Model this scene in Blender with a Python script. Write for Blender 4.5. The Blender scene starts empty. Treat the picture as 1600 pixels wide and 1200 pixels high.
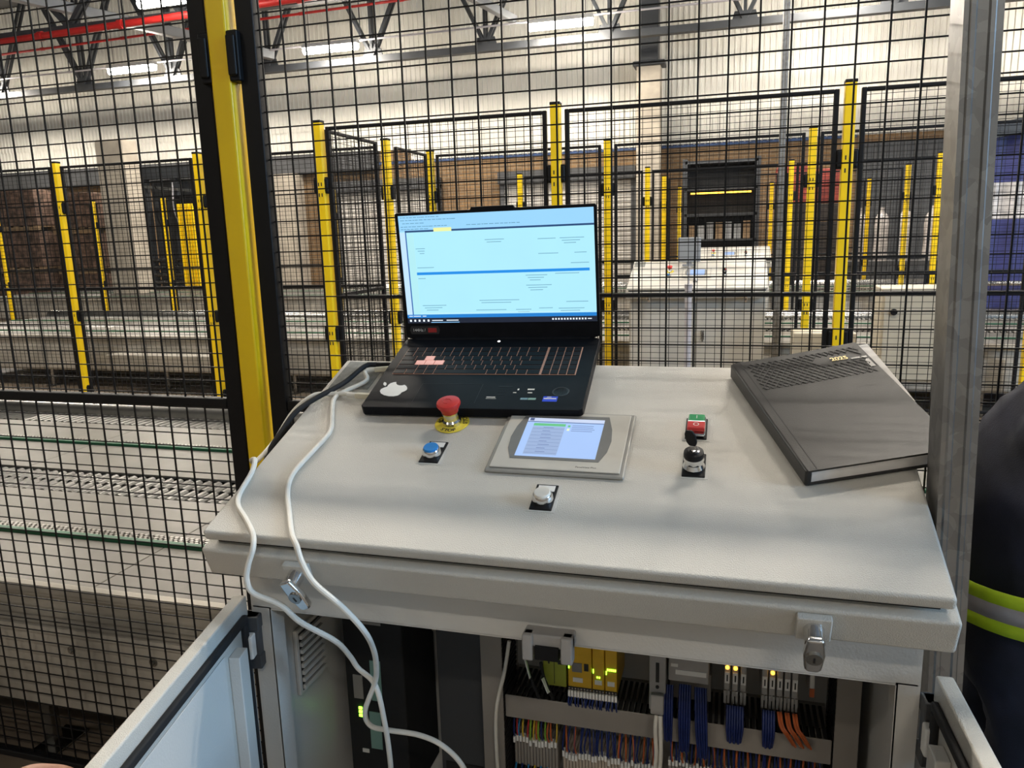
import bpy, bmesh, math, random
from mathutils import Vector, Matrix
random.seed(7)
sc = bpy.context.scene
PI = math.pi
FZ = -.15            # floor level; z = 0 lies a hand above the floor
# ------------------------------------------------------------------ camera
cam_d = bpy.data.cameras.new('camera'); cam_d.sensor_width = 36.0; cam_d.lens = 1192.57/1600*36
cam_d.clip_start = 0.02; cam_d.clip_end = 200
cam = bpy.data.objects.new('camera', cam_d); sc.collection.objects.link(cam)
R_, U_, F_ = (.961935, .271812, -.028288), (-.025508, .192367, .980992), (-.272087, .942928, -.191978)
cam.matrix_world = Matrix(((R_[0], U_[0], -F_[0], 0), (R_[1], U_[1], -F_[1], 0), (R_[2], U_[2], -F_[2], 1.3333), (0, 0, 0, 1)))
sc.camera = cam
# ------------------------------------------------------------------ world, light, exposure
w = bpy.data.worlds.new('hall_air'); sc.world = w; w.use_nodes = True
w.node_tree.nodes['Background'].inputs[0].default_value = (.72, .78, .9, 1)
w.node_tree.nodes['Background'].inputs[1].default_value = .12
sc.view_settings.view_transform = 'Standard'; sc.view_settings.look = 'None'
sc.view_settings.gamma = 1.0; sc.view_settings.use_curve_mapping = False
sc.view_settings.exposure = 0.20
LAMP_W, LAMP_COL = 90.0, (1.0, .92, .80)      # each ceiling luminaire
DAY_W, DAY_COL = 850.0, (.38, .66, 1.0)        # daylight through the high window in the right wall
def area(name, loc, sx, sy, power, col, rot=(0, 0, 0)):
    d = bpy.data.lights.new(name, 'AREA'); d.shape = 'RECTANGLE'; d.size = sx; d.size_y = sy
    d.energy = power; d.color = col
    o = bpy.data.objects.new(name, d); sc.collection.objects.link(o); o.location = loc; o.rotation_euler = rot
    return o
area('window_daylight', (10.03, -.2, 3.9), 3.0, 3.2, DAY_W, DAY_COL, (0, math.radians(90), 0))
# ------------------------------------------------------------------ materials
MT = {}
def mat(name, col, rough=.5, metal=0., var=.08, scale=6., bump=0., bscale=60., emit=0., ecol=None, spec=.5, stretch=None, trans=0., alpha=1.):
    if name in MT: return MT[name]
    m = bpy.data.materials.new(name); m.use_nodes = True; nt = m.node_tree; b = nt.nodes['Principled BSDF']
    b.inputs['Roughness'].default_value = rough; b.inputs['Metallic'].default_value = metal
    b.inputs['Specular IOR Level'].default_value = spec
    tc = nt.nodes.new('ShaderNodeTexCoord'); src = tc.outputs['Object']
    if stretch:
        mp = nt.nodes.new('ShaderNodeMapping'); mp.inputs['Scale'].default_value = stretch
        nt.links.new(src, mp.inputs[0]); src = mp.outputs[0]
    if var > 0:
        n = nt.nodes.new('ShaderNodeTexNoise'); n.inputs['Scale'].default_value = scale; n.inputs['Detail'].default_value = 5
        nt.links.new(src, n.inputs['Vector'])
        r = nt.nodes.new('ShaderNodeValToRGB')
        lo = [max(0, c*(1-var*2.2)) for c in col]; hi = [min(1, c*(1+var*1.4)) for c in col]
        r.color_ramp.elements[0].position = .3; r.color_ramp.elements[1].position = .7
        r.color_ramp.elements[0].color = (*lo, 1); r.color_ramp.elements[1].color = (*hi, 1)
        nt.links.new(n.outputs['Fac'], r.inputs[0]); nt.links.new(r.outputs[0], b.inputs['Base Color'])
    else:
        b.inputs['Base Color'].default_value = (*col, 1)
    if bump > 0:
        n2 = nt.nodes.new('ShaderNodeTexNoise'); n2.inputs['Scale'].default_value = bscale; n2.inputs['Detail'].default_value = 2
        nt.links.new(src, n2.inputs['Vector'])
        bp = nt.nodes.new('ShaderNodeBump'); bp.inputs['Strength'].default_value = bump; bp.inputs['Distance'].default_value = .002
        nt.links.new(n2.outputs['Fac'], bp.inputs['Height']); nt.links.new(bp.outputs[0], b.inputs['Normal'])
    if emit > 0:
        b.inputs['Emission Color'].default_value = (*(ecol or col), 1); b.inputs['Emission Strength'].default_value = emit
    if trans > 0:
        b.inputs['Transmission Weight'].default_value = trans; b.inputs['IOR'].default_value = 1.3
    if alpha < 1: b.inputs['Alpha'].default_value = alpha
    MT[name] = m
    return m
M = {}
M['grey_paint'] = mat('grey_paint', (.56, .535, .48), .29, 0, .03, 3, .6, 650)
M['grey_in'] = mat('grey_in', (.60, .58, .54), .34, 0, .03, 3, .2, 300)
M['beige'] = mat('beige', (.55, .50, .40), .45, 0, .05, 3)
M['yellow'] = mat('yellow', (.92, .61, .006), .33, 0, .04, 4, .05, 200)
M['black'] = mat('black', (.005, .005, .006), .5, 0, .1, 8, spec=.25)
M['blackw'] = mat('blackw', (.005, .005, .006), .5, 0, .05, 8, spec=.25)
M['rubber'] = mat('rubber', (.01, .01, .011), .75, 0, .1, 30)
M['lapblack'] = mat('lapblack', (.0075, .008, .010), .42, 0, .1, 40, .03, 900, spec=.09)
M['lapgrey'] = mat('lapgrey', (.03, .031, .033), .36, .4, .08, 40)
M['key'] = mat('key', (.008, .008, .010), .5, 0, .1, 60, spec=.2)
M['keyclear'] = mat('keyclear', (.85, .42, .36), .35, 0, .05, 60, emit=.35, ecol=(1, .5, .4))
M['keyglow'] = mat('keyglow', (.35, .18, .12), .4, 0, .05, 60, emit=.10, ecol=(1, .55, .38))
M['chrome'] = mat('chrome', (.75, .75, .75), .13, 1, .04, 20)
M['steel'] = mat('steel', (.36, .355, .34), .27, 1, .1, 8, .05, 120)
M['plate'] = mat('plate', (.115, .105, .088), .42, .1, .10, 5, .12, 40)
M['sidesteel'] = mat('sidesteel', (.42, .39, .34), .45, .3, .14, 4, .1, 60)
M['roller'] = mat('roller', (.13, .128, .122), .30, .9, .08, 12)
M['green'] = mat('green', (.006, .085, .035), .45, 0, .1, 10)
M['chain'] = mat('chain', (.30, .285, .26), .35, .9, .2, 60)
M['dark'] = mat('dark', (.018, .017, .016), .7, 0, .2, 4)
M['darkgrey'] = mat('darkgrey', (.06, .062, .066), .55, 0, .1, 3)
M['trussgrey'] = mat('trussgrey', (.04, .044, .05), .5, 0, .12, 2)
M['beamgrey'] = mat('beamgrey', (.30, .31, .32), .5, 0, .1, 2)
M['red'] = mat('red', (.50, .022, .02), .4, 0, .08, 5)
M['estop'] = mat('estop', (.62, .035, .03), .38, 0, .05, 30)
M['redbtn'] = mat('redbtn', (.55, .03, .03), .35, 0, .04, 30)
M['greenbtn'] = mat('greenbtn', (.02, .30, .10), .35, 0, .04, 30)
M['bluebtn'] = mat('bluebtn', (.01, .22, .62), .32, 0, .04, 30)
M['whitebtn'] = mat('whitebtn', (.82, .77, .68), .35, 0, .03, 30)
M['white'] = mat('white', (.8, .78, .74), .5, 0, .03, 20)
M['paper'] = mat('paper', (.82, .78, .74), .7, 0, .04, 30)
M['cable'] = mat('cable', (.72, .68, .60), .42, 0, .05, 20)
M['plug'] = mat('plug', (.62, .56, .42), .3, 0, .05, 30)
M['diary'] = mat('diary', (.026, .0245, .023), .34, 0, .06, 25, .08, 500, spec=.30)
M['diaryline'] = mat('diaryline', (.012, .012, .012), .6, 0, .1, 30)
M['gold'] = mat('gold', (.75, .62, .30), .35, .6, .05, 40)
M['ring'] = mat('ring', (.78, .62, .05), .4, 0, .05, 40)
M['hmi'] = mat('hmi', (.56, .53, .47), .36, 0, .03, 20)
M['hmirim'] = mat('hmirim', (.36, .35, .32), .38, .3, .05, 20)
M['hmibez'] = mat('hmibez', (.19, .185, .175), .4, 0, .05, 20)
M['navy'] = mat('navy', (.010, .012, .028), .8, 0, .25, 14, .25, 500)
M['hivis'] = mat('hivis', (.42, .58, .01), .6, 0, .06, 40, .1, 500)
M['reflect'] = mat('reflect', (.36, .33, .33), .4, .2, .06, 40)
M['skin'] = mat('skin', (.40, .20, .13), .5, 0, .12, 30, .2, 150)
M['nail'] = mat('nail', (.62, .36, .28), .35, 0, .05, 30)
M['hair'] = mat('hair', (.015, .011, .008), .6, 0, .2, 60)
M['duct'] = mat('duct', (.27, .24, .21), .55, 0, .05, 10)
M['ppaint'] = mat('ppaint', (.34, .32, .29), .5, 0, .05, 5)
M['relay'] = mat('relay', (.72, .42, .015), .42, 0, .05, 30)
M['relayshade'] = mat('relayshade', (.30, .33, .03), .42, 0, .05, 30)  # relay yellow with shade put into the colour, so it turns olive
M['module'] = mat('module', (.36, .34, .32), .45, 0, .05, 30)
M['teal'] = mat('teal', (.22, .38, .33), .45, 0, .05, 20)
M['wblue'] = mat('wblue', (.008, .022, .13), .45, 0, .1, 30)
M['worange'] = mat('worange', (.50, .11, .025), .45, 0, .1, 30)
M['wred'] = mat('wred', (.40, .02, .02), .45, 0, .1, 30)
M['wyel'] = mat('wyel', (.62, .42, .03), .45, 0, .1, 30)
M['wgreen'] = mat('wgreen', (.22, .42, .03), .45, 0, .1, 30)
M['wcyan'] = mat('wcyan', (.02, .2, .42), .45, 0, .1, 30)
M['term'] = mat('term', (.50, .42, .34), .5, 0, .05, 20)
M['ledg'] = mat('ledg', (.2, .9, .05), .5, 0, 0, emit=5, ecol=(.30, 1, .04))
M['ledo'] = mat('ledo', (1, .5, .05), .5, 0, 0, emit=6, ecol=(1, .45, .03))
M['ledw'] = mat('ledw', (1, 1, 1), .5, 0, 0, emit=2.5, ecol=(1, .95, .95))
M['tube'] = mat('tube', (1, .95, .85), .5, 0, 0, emit=80, ecol=(1, .92, .80))
M['tubefar'] = mat('tubefar', (1, .95, .85), .5, 0, 0, emit=140, ecol=(1, .92, .80))
M['clad'] = mat('clad', (.70, .68, .62), .5, 0, .05, 1.2)
M['concrete'] = mat('concrete', (.40, .355, .29), .8, 0, .10, 3, .2, 30)
M['brownstack'] = mat('brownstack', (.17, .105, .075), .8, 0, .35, 9)
M['wood'] = mat('wood', (.30, .20, .11), .7, 0, .2, 8, stretch=(1, 8, 8))
M['bluepallet'] = mat('bluepallet', (.02, .05, .14), .6, 0, .2, 6)
M['shutter'] = mat('shutter', (.50, .48, .45), .5, .2, .06, 3)
M['darkclad'] = mat('darkclad', (.055, .057, .06), .5, 0, .08, 2)
M['bluecurtain'] = mat('bluecurtain', (.035, .04, .16), .5, 0, .1, 3)
M['wrap'] = mat('wrap', (.62, .58, .56), .22, 0, .2, 8, .3, 20)
M['crate'] = mat('crate', (.05, .04, .035), .6, 0, .2, 8)
M['cratered'] = mat('cratered', (.38, .06, .04), .5, 0, .15, 8)
M['crateblue'] = mat('crateblue', (.04, .06, .22), .5, 0, .15, 8)
M['midclad'] = mat('midclad', (.40, .385, .35), .5, 0, .05, 1.2)
M['roof'] = mat('roof', (.16, .16, .16), .7, 0, .1, 1)
M['lilac'] = mat('lilac', (.48, .46, .49), .45, 0, .05, 8)
M['seal'] = mat('seal', (.62, .60, .55), .2, 0, .03, 20)
M['sheet'] = mat('sheet', (.30, .30, .28), .25, 0, .12, 60, .3, 60)
# galvanised steel with spangle
def galv():
    m = bpy.data.materials.new('galvanised'); m.use_nodes = True; nt = m.node_tree; b = nt.nodes['Principled BSDF']
    b.inputs['Metallic'].default_value = .85; b.inputs['Roughness'].default_value = .38
    tc = nt.nodes.new('ShaderNodeTexCoord'); v = nt.nodes.new('ShaderNodeTexVoronoi'); v.inputs['Scale'].default_value = 55
    nz = nt.nodes.new('ShaderNodeTexNoise'); nz.inputs['Scale'].default_value = 30
    nt.links.new(tc.outputs['Object'], nz.inputs['Vector'])
    mx = nt.nodes.new('ShaderNodeVectorMath'); mx.operation = 'MULTIPLY_ADD'; mx.inputs[1].default_value = (.03, .03, .03)
    nt.links.new(nz.outputs['Color'], mx.inputs[0]); nt.links.new(tc.outputs['Object'], mx.inputs[2])
    nt.links.new(mx.outputs[0], v.inputs['Vector'])
    sp = nt.nodes.new('ShaderNodeSeparateColor'); nt.links.new(v.outputs['Color'], sp.inputs[0])
    r = nt.nodes.new('ShaderNodeValToRGB'); r.color_ramp.elements[0].color = (.26, .255, .25, 1); r.color_ramp.elements[1].color = (.36, .355, .345, 1)
    nt.links.new(sp.outputs[0], r.inputs[0]); nt.links.new(r.outputs[0], b.inputs['Base Color'])
    return m
M['galv'] = galv()
def brickmat(name, c1, c2, mortar):
    m = bpy.data.materials.new(name); m.use_nodes = True; nt = m.node_tree; b = nt.nodes['Principled BSDF']; b.inputs['Roughness'].default_value = .85
    tc = nt.nodes.new('ShaderNodeTexCoord'); mp = nt.nodes.new('ShaderNodeMapping'); mp.inputs['Rotation'].default_value = (PI/2, 0, 0)
    bt = nt.nodes.new('ShaderNodeTexBrick'); bt.inputs['Scale'].default_value = 1; bt.inputs['Brick Width'].default_value = .23; bt.inputs['Row Height'].default_value = .076
    bt.inputs['Mortar Size'].default_value = .008
    bt.inputs['Color1'].default_value = (*c1, 1); bt.inputs['Color2'].default_value = (*c2, 1); bt.inputs['Mortar'].default_value = (*mortar, 1)
    nt.links.new(tc.outputs['Object'], mp.inputs[0]); nt.links.new(mp.outputs[0], bt.inputs['Vector']); nt.links.new(bt.outputs['Color'], b.inputs['Base Color'])
    return m
M['brick'] = brickmat('brick', (.23, .135, .06), (.16, .10, .05), (.22, .175, .12))
def floormat():
    m = bpy.data.materials.new('floor_concrete'); m.use_nodes = True; nt = m.node_tree; b = nt.nodes['Principled BSDF']; b.inputs['Roughness'].default_value = .5
    tc = nt.nodes.new('ShaderNodeTexCoord'); n = nt.nodes.new('ShaderNodeTexNoise'); n.inputs['Scale'].default_value = 1.7; n.inputs['Detail'].default_value = 8
    r = nt.nodes.new('ShaderNodeValToRGB'); r.color_ramp.elements[0].color = (.13, .10, .075, 1); r.color_ramp.elements[1].color = (.27, .215, .16, 1)
    r.color_ramp.elements[0].position = .3; r.color_ramp.elements[1].position = .7
    nt.links.new(tc.outputs['Object'], n.inputs['Vector']); nt.links.new(n.outputs['Fac'], r.inputs[0]); nt.links.new(r.outputs[0], b.inputs['Base Color'])
    return m
M['floor'] = floormat()
def emis(name, col, s):
    if name in M: return M[name]
    m = bpy.data.materials.new(name); m.use_nodes = True; nt = m.node_tree; b = nt.nodes['Principled BSDF']
    b.inputs['Base Color'].default_value = (.02, .02, .02, 1); b.inputs['Roughness'].default_value = .3
    n = nt.nodes.new('ShaderNodeTexNoise'); n.inputs['Scale'].default_value = 9
    mx = nt.nodes.new('ShaderNodeMix'); mx.data_type = 'RGBA'; mx.inputs[0].default_value = .0
    mx.inputs[6].default_value = (*col, 1); mx.inputs[7].default_value = (*[c*.93 for c in col], 1)
    tc = nt.nodes.new('ShaderNodeTexCoord'); nt.links.new(tc.outputs['Object'], n.inputs['Vector']); nt.links.new(n.outputs['Fac'], mx.inputs[0])
    nt.links.new(mx.outputs[2], b.inputs['Emission Color']); b.inputs['Emission Strength'].default_value = s
    M[name] = m
    return m
# ------------------------------------------------------------------ mesh helpers
COL = sc.collection
def frame_of(d):
    d = d.normalized(); a = Vector((0, 0, 1)) if abs(d.z) < .9 else Vector((1, 0, 0))
    x = a.cross(d).normalized(); return x, d.cross(x)
class MB:
    def __init__(s): s.v = []; s.f = []
    def add(s, vs, fs):
        o = len(s.v); s.v += [tuple(p) for p in vs]; s.f += [tuple(i+o for i in f) for f in fs]; return s
    def box(s, x0, x1, y0, y1, z0, z1, T=None):
        vs = [Vector(p) for p in ((x0, y0, z0), (x1, y0, z0), (x1, y1, z0), (x0, y1, z0), (x0, y0, z1), (x1, y0, z1), (x1, y1, z1), (x0, y1, z1))]
        if T: vs = [T @ p for p in vs]
        return s.add(vs, ((3, 2, 1, 0), (4, 5, 6, 7), (0, 1, 5, 4), (1, 2, 6, 5), (2, 3, 7, 6), (3, 0, 4, 7)))
    def bar(s, p0, p1, w, h=None, caps=True):
        p0, p1 = Vector(p0), Vector(p1); h = h or w; x, y = frame_of(p1-p0)
        q = [x*(a*w/2)+y*(b*h/2) for a, b in ((-1, -1), (1, -1), (1, 1), (-1, 1))]
        fs = [(0, 1, 5, 4), (1, 2, 6, 5), (2, 3, 7, 6), (3, 0, 4, 7)]
        if caps: fs += [(3, 2, 1, 0), (4, 5, 6, 7)]
        return s.add([p0+k for k in q]+[p1+k for k in q], fs)
    def cyl(s, p0, p1, r, n=12, r2=None, caps=True):
        p0, p1 = Vector(p0), Vector(p1); r2 = r if r2 is None else r2; x, y = frame_of(p1-p0)
        c = [x*math.cos(2*PI*i/n)+y*math.sin(2*PI*i/n) for i in range(n)]
        fs = [(i, (i+1) % n, n+(i+1) % n, n+i) for i in range(n)]
        if caps: fs += [tuple(range(n-1, -1, -1)), tuple(range(n, 2*n))]
        return s.add([p0+k*r for k in c]+[p1+k*r2 for k in c], fs)
    def lathe(s, prof, n=24, T=None):
        vs = []; fs = []
        for r, z in prof:
            for i in range(n): vs.append(Vector((r*math.cos(2*PI*i/n), r*math.sin(2*PI*i/n), z)))
        for k in range(len(prof)-1):
            for i in range(n): fs.append((k*n+i, k*n+(i+1) % n, (k+1)*n+(i+1) % n, (k+1)*n+i))
        fs.append(tuple(range(n-1, -1, -1))); fs.append(tuple(range((len(prof)-1)*n, len(prof)*n)))
        if T: vs = [T @ p for p in vs]
        return s.add(vs, fs)
    def prism(s, poly, z0, z1, T=None):
        n = len(poly); vs = [Vector((x, y, z0)) for x, y in poly]+[Vector((x, y, z1)) for x, y in poly]
        if T: vs = [T @ p for p in vs]
        return s.add(vs, [tuple(range(n-1, -1, -1)), tuple(range(n, 2*n))]+[(i, (i+1) % n, n+(i+1) % n, n+i) for i in range(n)])
    def tube(s, pts, r, n=8, sub=6):
        P = [Vector(p) for p in pts]
        if sub > 1:                                    # catmull-rom
            Q = [P[0]*2-P[1]]+P+[P[-1]*2-P[-2]]; out = []
            for i in range(1, len(Q)-2):
                a, b, c, d = Q[i-1:i+3]
                for k in range(sub):
                    t = k/sub; out.append(.5*((2*b)+(c-a)*t+(2*a-5*b+4*c-d)*t*t+(3*b-a-3*c+d)*t**3))
            out.append(P[-1]); P = out
        vs = []; x = None
        for i, p in enumerate(P):
            d = (P[min(i+1, len(P)-1)]-P[max(i-1, 0)]).normalized()
            if x is None: x, y = frame_of(d)
            else:
                x = (x-d*x.dot(d)).normalized(); y = d.cross(x)
            vs += [p+(x*math.cos(2*PI*k/n)+y*math.sin(2*PI*k/n))*r for k in range(n)]
        m = len(P)
        fs = [(i*n+k, i*n+(k+1) % n, (i+1)*n+(k+1) % n, (i+1)*n+k) for i in range(m-1) for k in range(n)]
        fs += [tuple(range(n-1, -1, -1)), tuple(range((m-1)*n, m*n))]
        return s.add(vs, fs)
    def mesh(s, name, m, bevel=0., seg=2, ang=35):
        me = bpy.data.meshes.new(name); me.from_pydata(s.v, [], s.f)
        if bevel > 0:
            bm = bmesh.new(); bm.from_mesh(me)
            es = [e for e in bm.edges if len(e.link_faces) == 2 and e.calc_face_angle(0) > .5]
            bmesh.ops.bevel(bm, geom=es, offset=bevel, segments=seg, profile=.5, affect='EDGES', clamp_overlap=True)
            bm.to_mesh(me); bm.free()
        me.materials.append(m)
        me.polygons.foreach_set('use_smooth', [True]*len(me.polygons))
        if bevel > 0:                                  # area-weighted normals keep the flat faces flat
            nv = [Vector((0, 0, 0)) for _ in me.vertices]
            for p in me.polygons:
                k = p.normal*(p.area**1.5)
                for i in p.vertices: nv[i] += k
            me.normals_split_custom_set_from_vertices([tuple(q.normalized()) if q.length > 0 else (0, 0, 1) for q in nv])
        else: me.set_sharp_from_angle(angle=math.radians(ang))
        return me
    def build(s, name, m, parent=None, T=None, bevel=0., seg=2, ang=35):
        return put(s.mesh(name, m, bevel, seg, ang), name, parent, T)
def put(me, name, parent=None, T=None):
    o = bpy.data.objects.new(name, me); COL.objects.link(o)
    if parent: o.parent = parent
    if T is not None: o.matrix_local = T
    return o
def tag(o, label=None, cat=None, group=None, kind=None):
    if label: o['label'] = label
    if cat: o['category'] = cat
    if group: o['group'] = group
    if kind: o['kind'] = kind
    return o
def thing(name, label, cat, T=None, group=None):
    o = bpy.data.objects.new(name, None); COL.objects.link(o); o.empty_display_size = .05
    if T is not None: o.matrix_world = T
    return tag(o, label, cat, group)
def copy_tree(o, parent=None):
    c = o.copy(); COL.objects.link(c); c.parent = parent
    if parent: c.matrix_parent_inverse = o.matrix_parent_inverse.copy()
    for ch in o.children: copy_tree(ch, c)
    return c
Tr = lambda x, y, z: Matrix.Translation((x, y, z))
def axes(o, x, y, z):
    return Matrix(((x[0], y[0], z[0], o[0]), (x[1], y[1], z[1], o[1]), (x[2], y[2], z[2], o[2]), (0, 0, 0, 1)))
_fonts = {}
def textmesh(s, size, m, ex=0., align='CENTER', bold=0.):
    c = bpy.data.curves.new('lettering', 'FONT'); c.body = s; c.size = size; c.align_x = align; c.align_y = 'CENTER'; c.extrude = ex; c.offset = bold
    o = bpy.data.objects.new('lettering', c); COL.objects.link(o)
    dg = bpy.context.evaluated_depsgraph_get(); me = bpy.data.meshes.new_from_object(o.evaluated_get(dg))
    bpy.data.objects.remove(o); bpy.data.curves.remove(c)
    me.materials.clear(); me.materials.append(m)
    return me
ORD = ['first', 'second', 'third', 'fourth', 'fifth', 'sixth', 'seventh', 'eighth', 'ninth', 'tenth']
# ================================================================== the hall
X0, X1, Y0, Y1, ZR = -24., 10., -8., 19., 8.2
tag(MB().box(X0, X1, Y0, Y1, FZ-.2, FZ).build('floor', M['floor']), 'dusty brown concrete hall floor', kind='structure')
tag(MB().box(X0, X1, Y0, Y1+.3, ZR, ZR+.2).build('ceiling', M['roof']), 'dark sheet metal roof above the trusses', kind='structure')
wb = tag(MB().box(X0, X1, Y1, Y1+.25, FZ, ZR).build('wall_back', M['brick']), 'far hall wall, brown brick below white cladding', kind='structure')
tag(MB().box(X0-.2, X0, Y0, Y1, FZ, ZR).build('wall_left', M['clad']), 'left hall wall with pale cladding', kind='structure')
tag(MB().box(X1, X1+.2, Y0, -1.9, FZ, ZR).box(X1, X1+.2, 1.5, Y1, FZ, ZR).box(X1, X1+.2, -1.9, 1.5, 5.5, ZR).box(X1, X1+.2, -1.9, 1.5, FZ, 2.3).build('wall_right', M['clad']), 'right hall wall with a high daylit window opening', kind='structure')
tag(MB().box(X0, X1, Y0-.2, Y0, FZ, ZR).build('wall_front', M['midclad']), 'hall wall behind the camera with grey cladding', kind='structure')
def ribbed(w, h, pitch=.125, d=.035):
    mb = MB(); xs = []; n = int(round(w/pitch))
    for i in range(n):
        x = i*pitch; xs += [(x, 0), (x+pitch*.62, 0), (x+pitch*.70, -d), (x+pitch*.92, -d)]
    xs.append((w, 0)); k = len(xs)
    mb.add([(x, y, 0) for x, y in xs]+[(x, y, h) for x, y in xs], [(i, i+1, k+i+1, k+i) for i in range(k-1)])
    return mb
lowA = ribbed(1., .62).mesh('cladding_sheet', M['clad']); upA = ribbed(1., ZR-4.19-.02).mesh('cladding_sheet', M['clad'])
lowB = ribbed(1., .92).mesh('cladding_sheet', M['clad'])
for i in range(33):
    x = X0+i*1.0
    left = x < -8.9
    put(lowA if left else lowB, 'cladding_sheet', wb, Tr(x, Y1-.03, 3.57 if left else 3.27))
    put(upA, 'cladding_sheet', wb, Tr(x, Y1-.05, 4.17))
MB().box(X0, -8.9, Y1-.28, Y1, 3.08, 3.57).build('wall_beam', M['darkgrey'], wb)
MB().box(-8.9, 2.6, Y1-.05, Y1, 3.22, 3.28).build('flashing', M['bluepallet'], wb)
dk = ribbed(7.4, 3.24, .2, .03).build('dark_cladding', M['darkclad'], wb, Tr(2.62, Y1-.06, FZ))
def shutter(name, x0, x1, h, label):
    s = MB()
    n = int(h/.11); pts = []
    for i in range(n):
        z = i*h/n; pts += [(0, z), (-.03, z+.25*h/n), (-.03, z+.75*h/n)]
    pts.append((0, h)); k = len(pts)
    s.add([(x0, Y1-.08+y, z) for y, z in pts]+[(x1, Y1-.08+y, z) for y, z in pts], [(i, k+i, k+i+1, i+1) for i in range(k-1)])
    o = tag(s.build(name, M['shutter'], None, Tr(0, 0, FZ)), label, kind='structure')
    MB().box(x0-.12, x0, Y1-.14, Y1, 0, h+.1).box(x1, x1+.12, Y1-.14, Y1, 0, h+.1).box(x0-.12, x1+.12, Y1-.3, Y1, h, h+.28).build('shutter_frame', M['darkgrey'], o)
shutter('door_1', -10.1, -7.34, 2.7, 'pale grey roller shutter in the brick wall, left of the laptop screen')
shutter('door_2', -5.5, -2.35, 2.72, 'pale grey roller shutter in the brick wall, right of the laptop lid notch')
for i, (x, wd, yy, m, t) in enumerate(((-11.55, .8, 18.75, 'concrete', 3.1), (-11.3, .62, 12.5, 'concrete', 3.3), (-1.86, .53, 18.2, 'concrete', 4.9))):
    tag(MB().box(x-wd/2, x+wd/2, yy-.2, yy+.2, FZ, t).build('trim_%d' % (i+1), M[m], None, bevel=.02), ['beige concrete pier on the far wall', 'beige concrete pillar beside the machinery', 'tall beige concrete column under the roof truss'][i], kind='structure')
# ------------------------------------------------------------------ roof steel
tr = thing('roof_truss', 'long dark grey lattice roof truss above the white cladding', 'truss', Tr(-8, 16.7, 5.2))
MB().box(-16, 18, -.09, .09, -.0, .14).build('bottom_chord', M['trussgrey'], tr)
MB().box(-16, 18, -.09, .09, 2.75, 2.9).build('top_chord', M['trussgrey'], tr)
for i in range(13):
    x = -15.8+i*2.66
    for dx in (-1.33, 1.33):
        b = MB()
        for s in (-.06, .06): b.bar((x, s, .12), (x+dx, s, 2.8), .045, .07)
        b.build('diagonal', M['trussgrey'], tr)
    MB().bar((x, -.06, .1), (x, -.06, 2.8), .05, .06).bar((x, .06, .1), (x, .06, 2.8), .05, .06).build('vertical', M['trussgrey'], tr)
    MB().prism([(x-.28, .0), (x+.28, 0), (x+.2, .3), (x-.2, .3)], -.02, .02, Matrix.Rotation(PI/2, 4, 'X')).build('gusset', M['trussgrey'], tr)
tr2 = thing('roof_truss', 'nearer lattice roof truss with red pipe, upper left', 'truss', Tr(-12, 13.4, 5.55))
MB().box(-12, 9, -.08, .08, 0, .14).build('bottom_chord', M['trussgrey'], tr2)
for i in range(8):
    x = -11.5+i*2.66
    for dx in (-1.33, 1.33): MB().bar((x, -.05, .1), (x+dx, -.05, 1.5), .05, .09).bar((x, .05, .1), (x+dx, .05, 1.5), .05, .09).build('diagonal', M['trussgrey'], tr2)
MB().box(-12, 9, -.08, .08, 2.45, 2.6).build('top_chord', M['trussgrey'], tr2)
for nm, lab, a, b, sz in (('tie_beam', 'pale grey diagonal tie beam under the roof, upper left', (-13.6, 12.4, 6.15), (-10.3, 16.6, 5.55), .2),
                          ('tie_beam', 'pale grey diagonal tie beam under the roof, above the laptop', (-6.3, 13.5, 6.5), (-4.5, 16.6, 5.75), .16),
                          ('tie_beam', 'dark tie beam crossing the roof steel at far left', (-19, 15.5, 6.6), (-13.6, 12.4, 6.3), .2)):
    tag(MB().bar(a, b, sz, sz).build(nm, M['beamgrey' if 'pale' in lab else 'trussgrey'], None, bevel=.02), lab, 'beam')
tag(MB().box(-2.05, -1.65, 18.0, 18.4, 4.9, 8.1).box(-2.2, -1.5, 17.95, 18.45, 4.9, 5.0).build('column_head', M['trussgrey'], None, bevel=.02), 'dark steel stanchion on top of the beige column', 'stanchion')
def pipe(lab, a, b, r, m='red'):
    t = thing('sprinkler_pipe', lab, 'pipe', Tr(*a))
    L = Vector(b)-Vector(a); MB().cyl((0, 0, 0), L, r, 14).build('pipe_run', M[m], t)
    for k in range(1, 6):
        p = L*(k/6); MB().cyl(p-L.normalized()*.05, p+L.normalized()*.05, r*1.35, 14).build('coupling', M[m], t)
    for k in (1, 3, 5): MB().cyl(L*(k/6)+Vector((0, 0, r)), L*(k/6)+Vector((0, 0, 1.2)), .012, 6).build('hanger', M['trussgrey'], t)
pipe('thick red sprinkler pipe under the roof, upper left', (-17, 12.95, 5.36), (-5.5, 12.95, 5.55), .065)
pipe('thin red sprinkler pipe behind the thick one', (-19, 16.3, 6.15), (-4.5, 16.3, 6.35), .028)
pipe('thin pale conduit running along the far truss', (-20, 16.45, 5.62), (4, 16.45, 5.66), .02, 'lilac')
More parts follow.
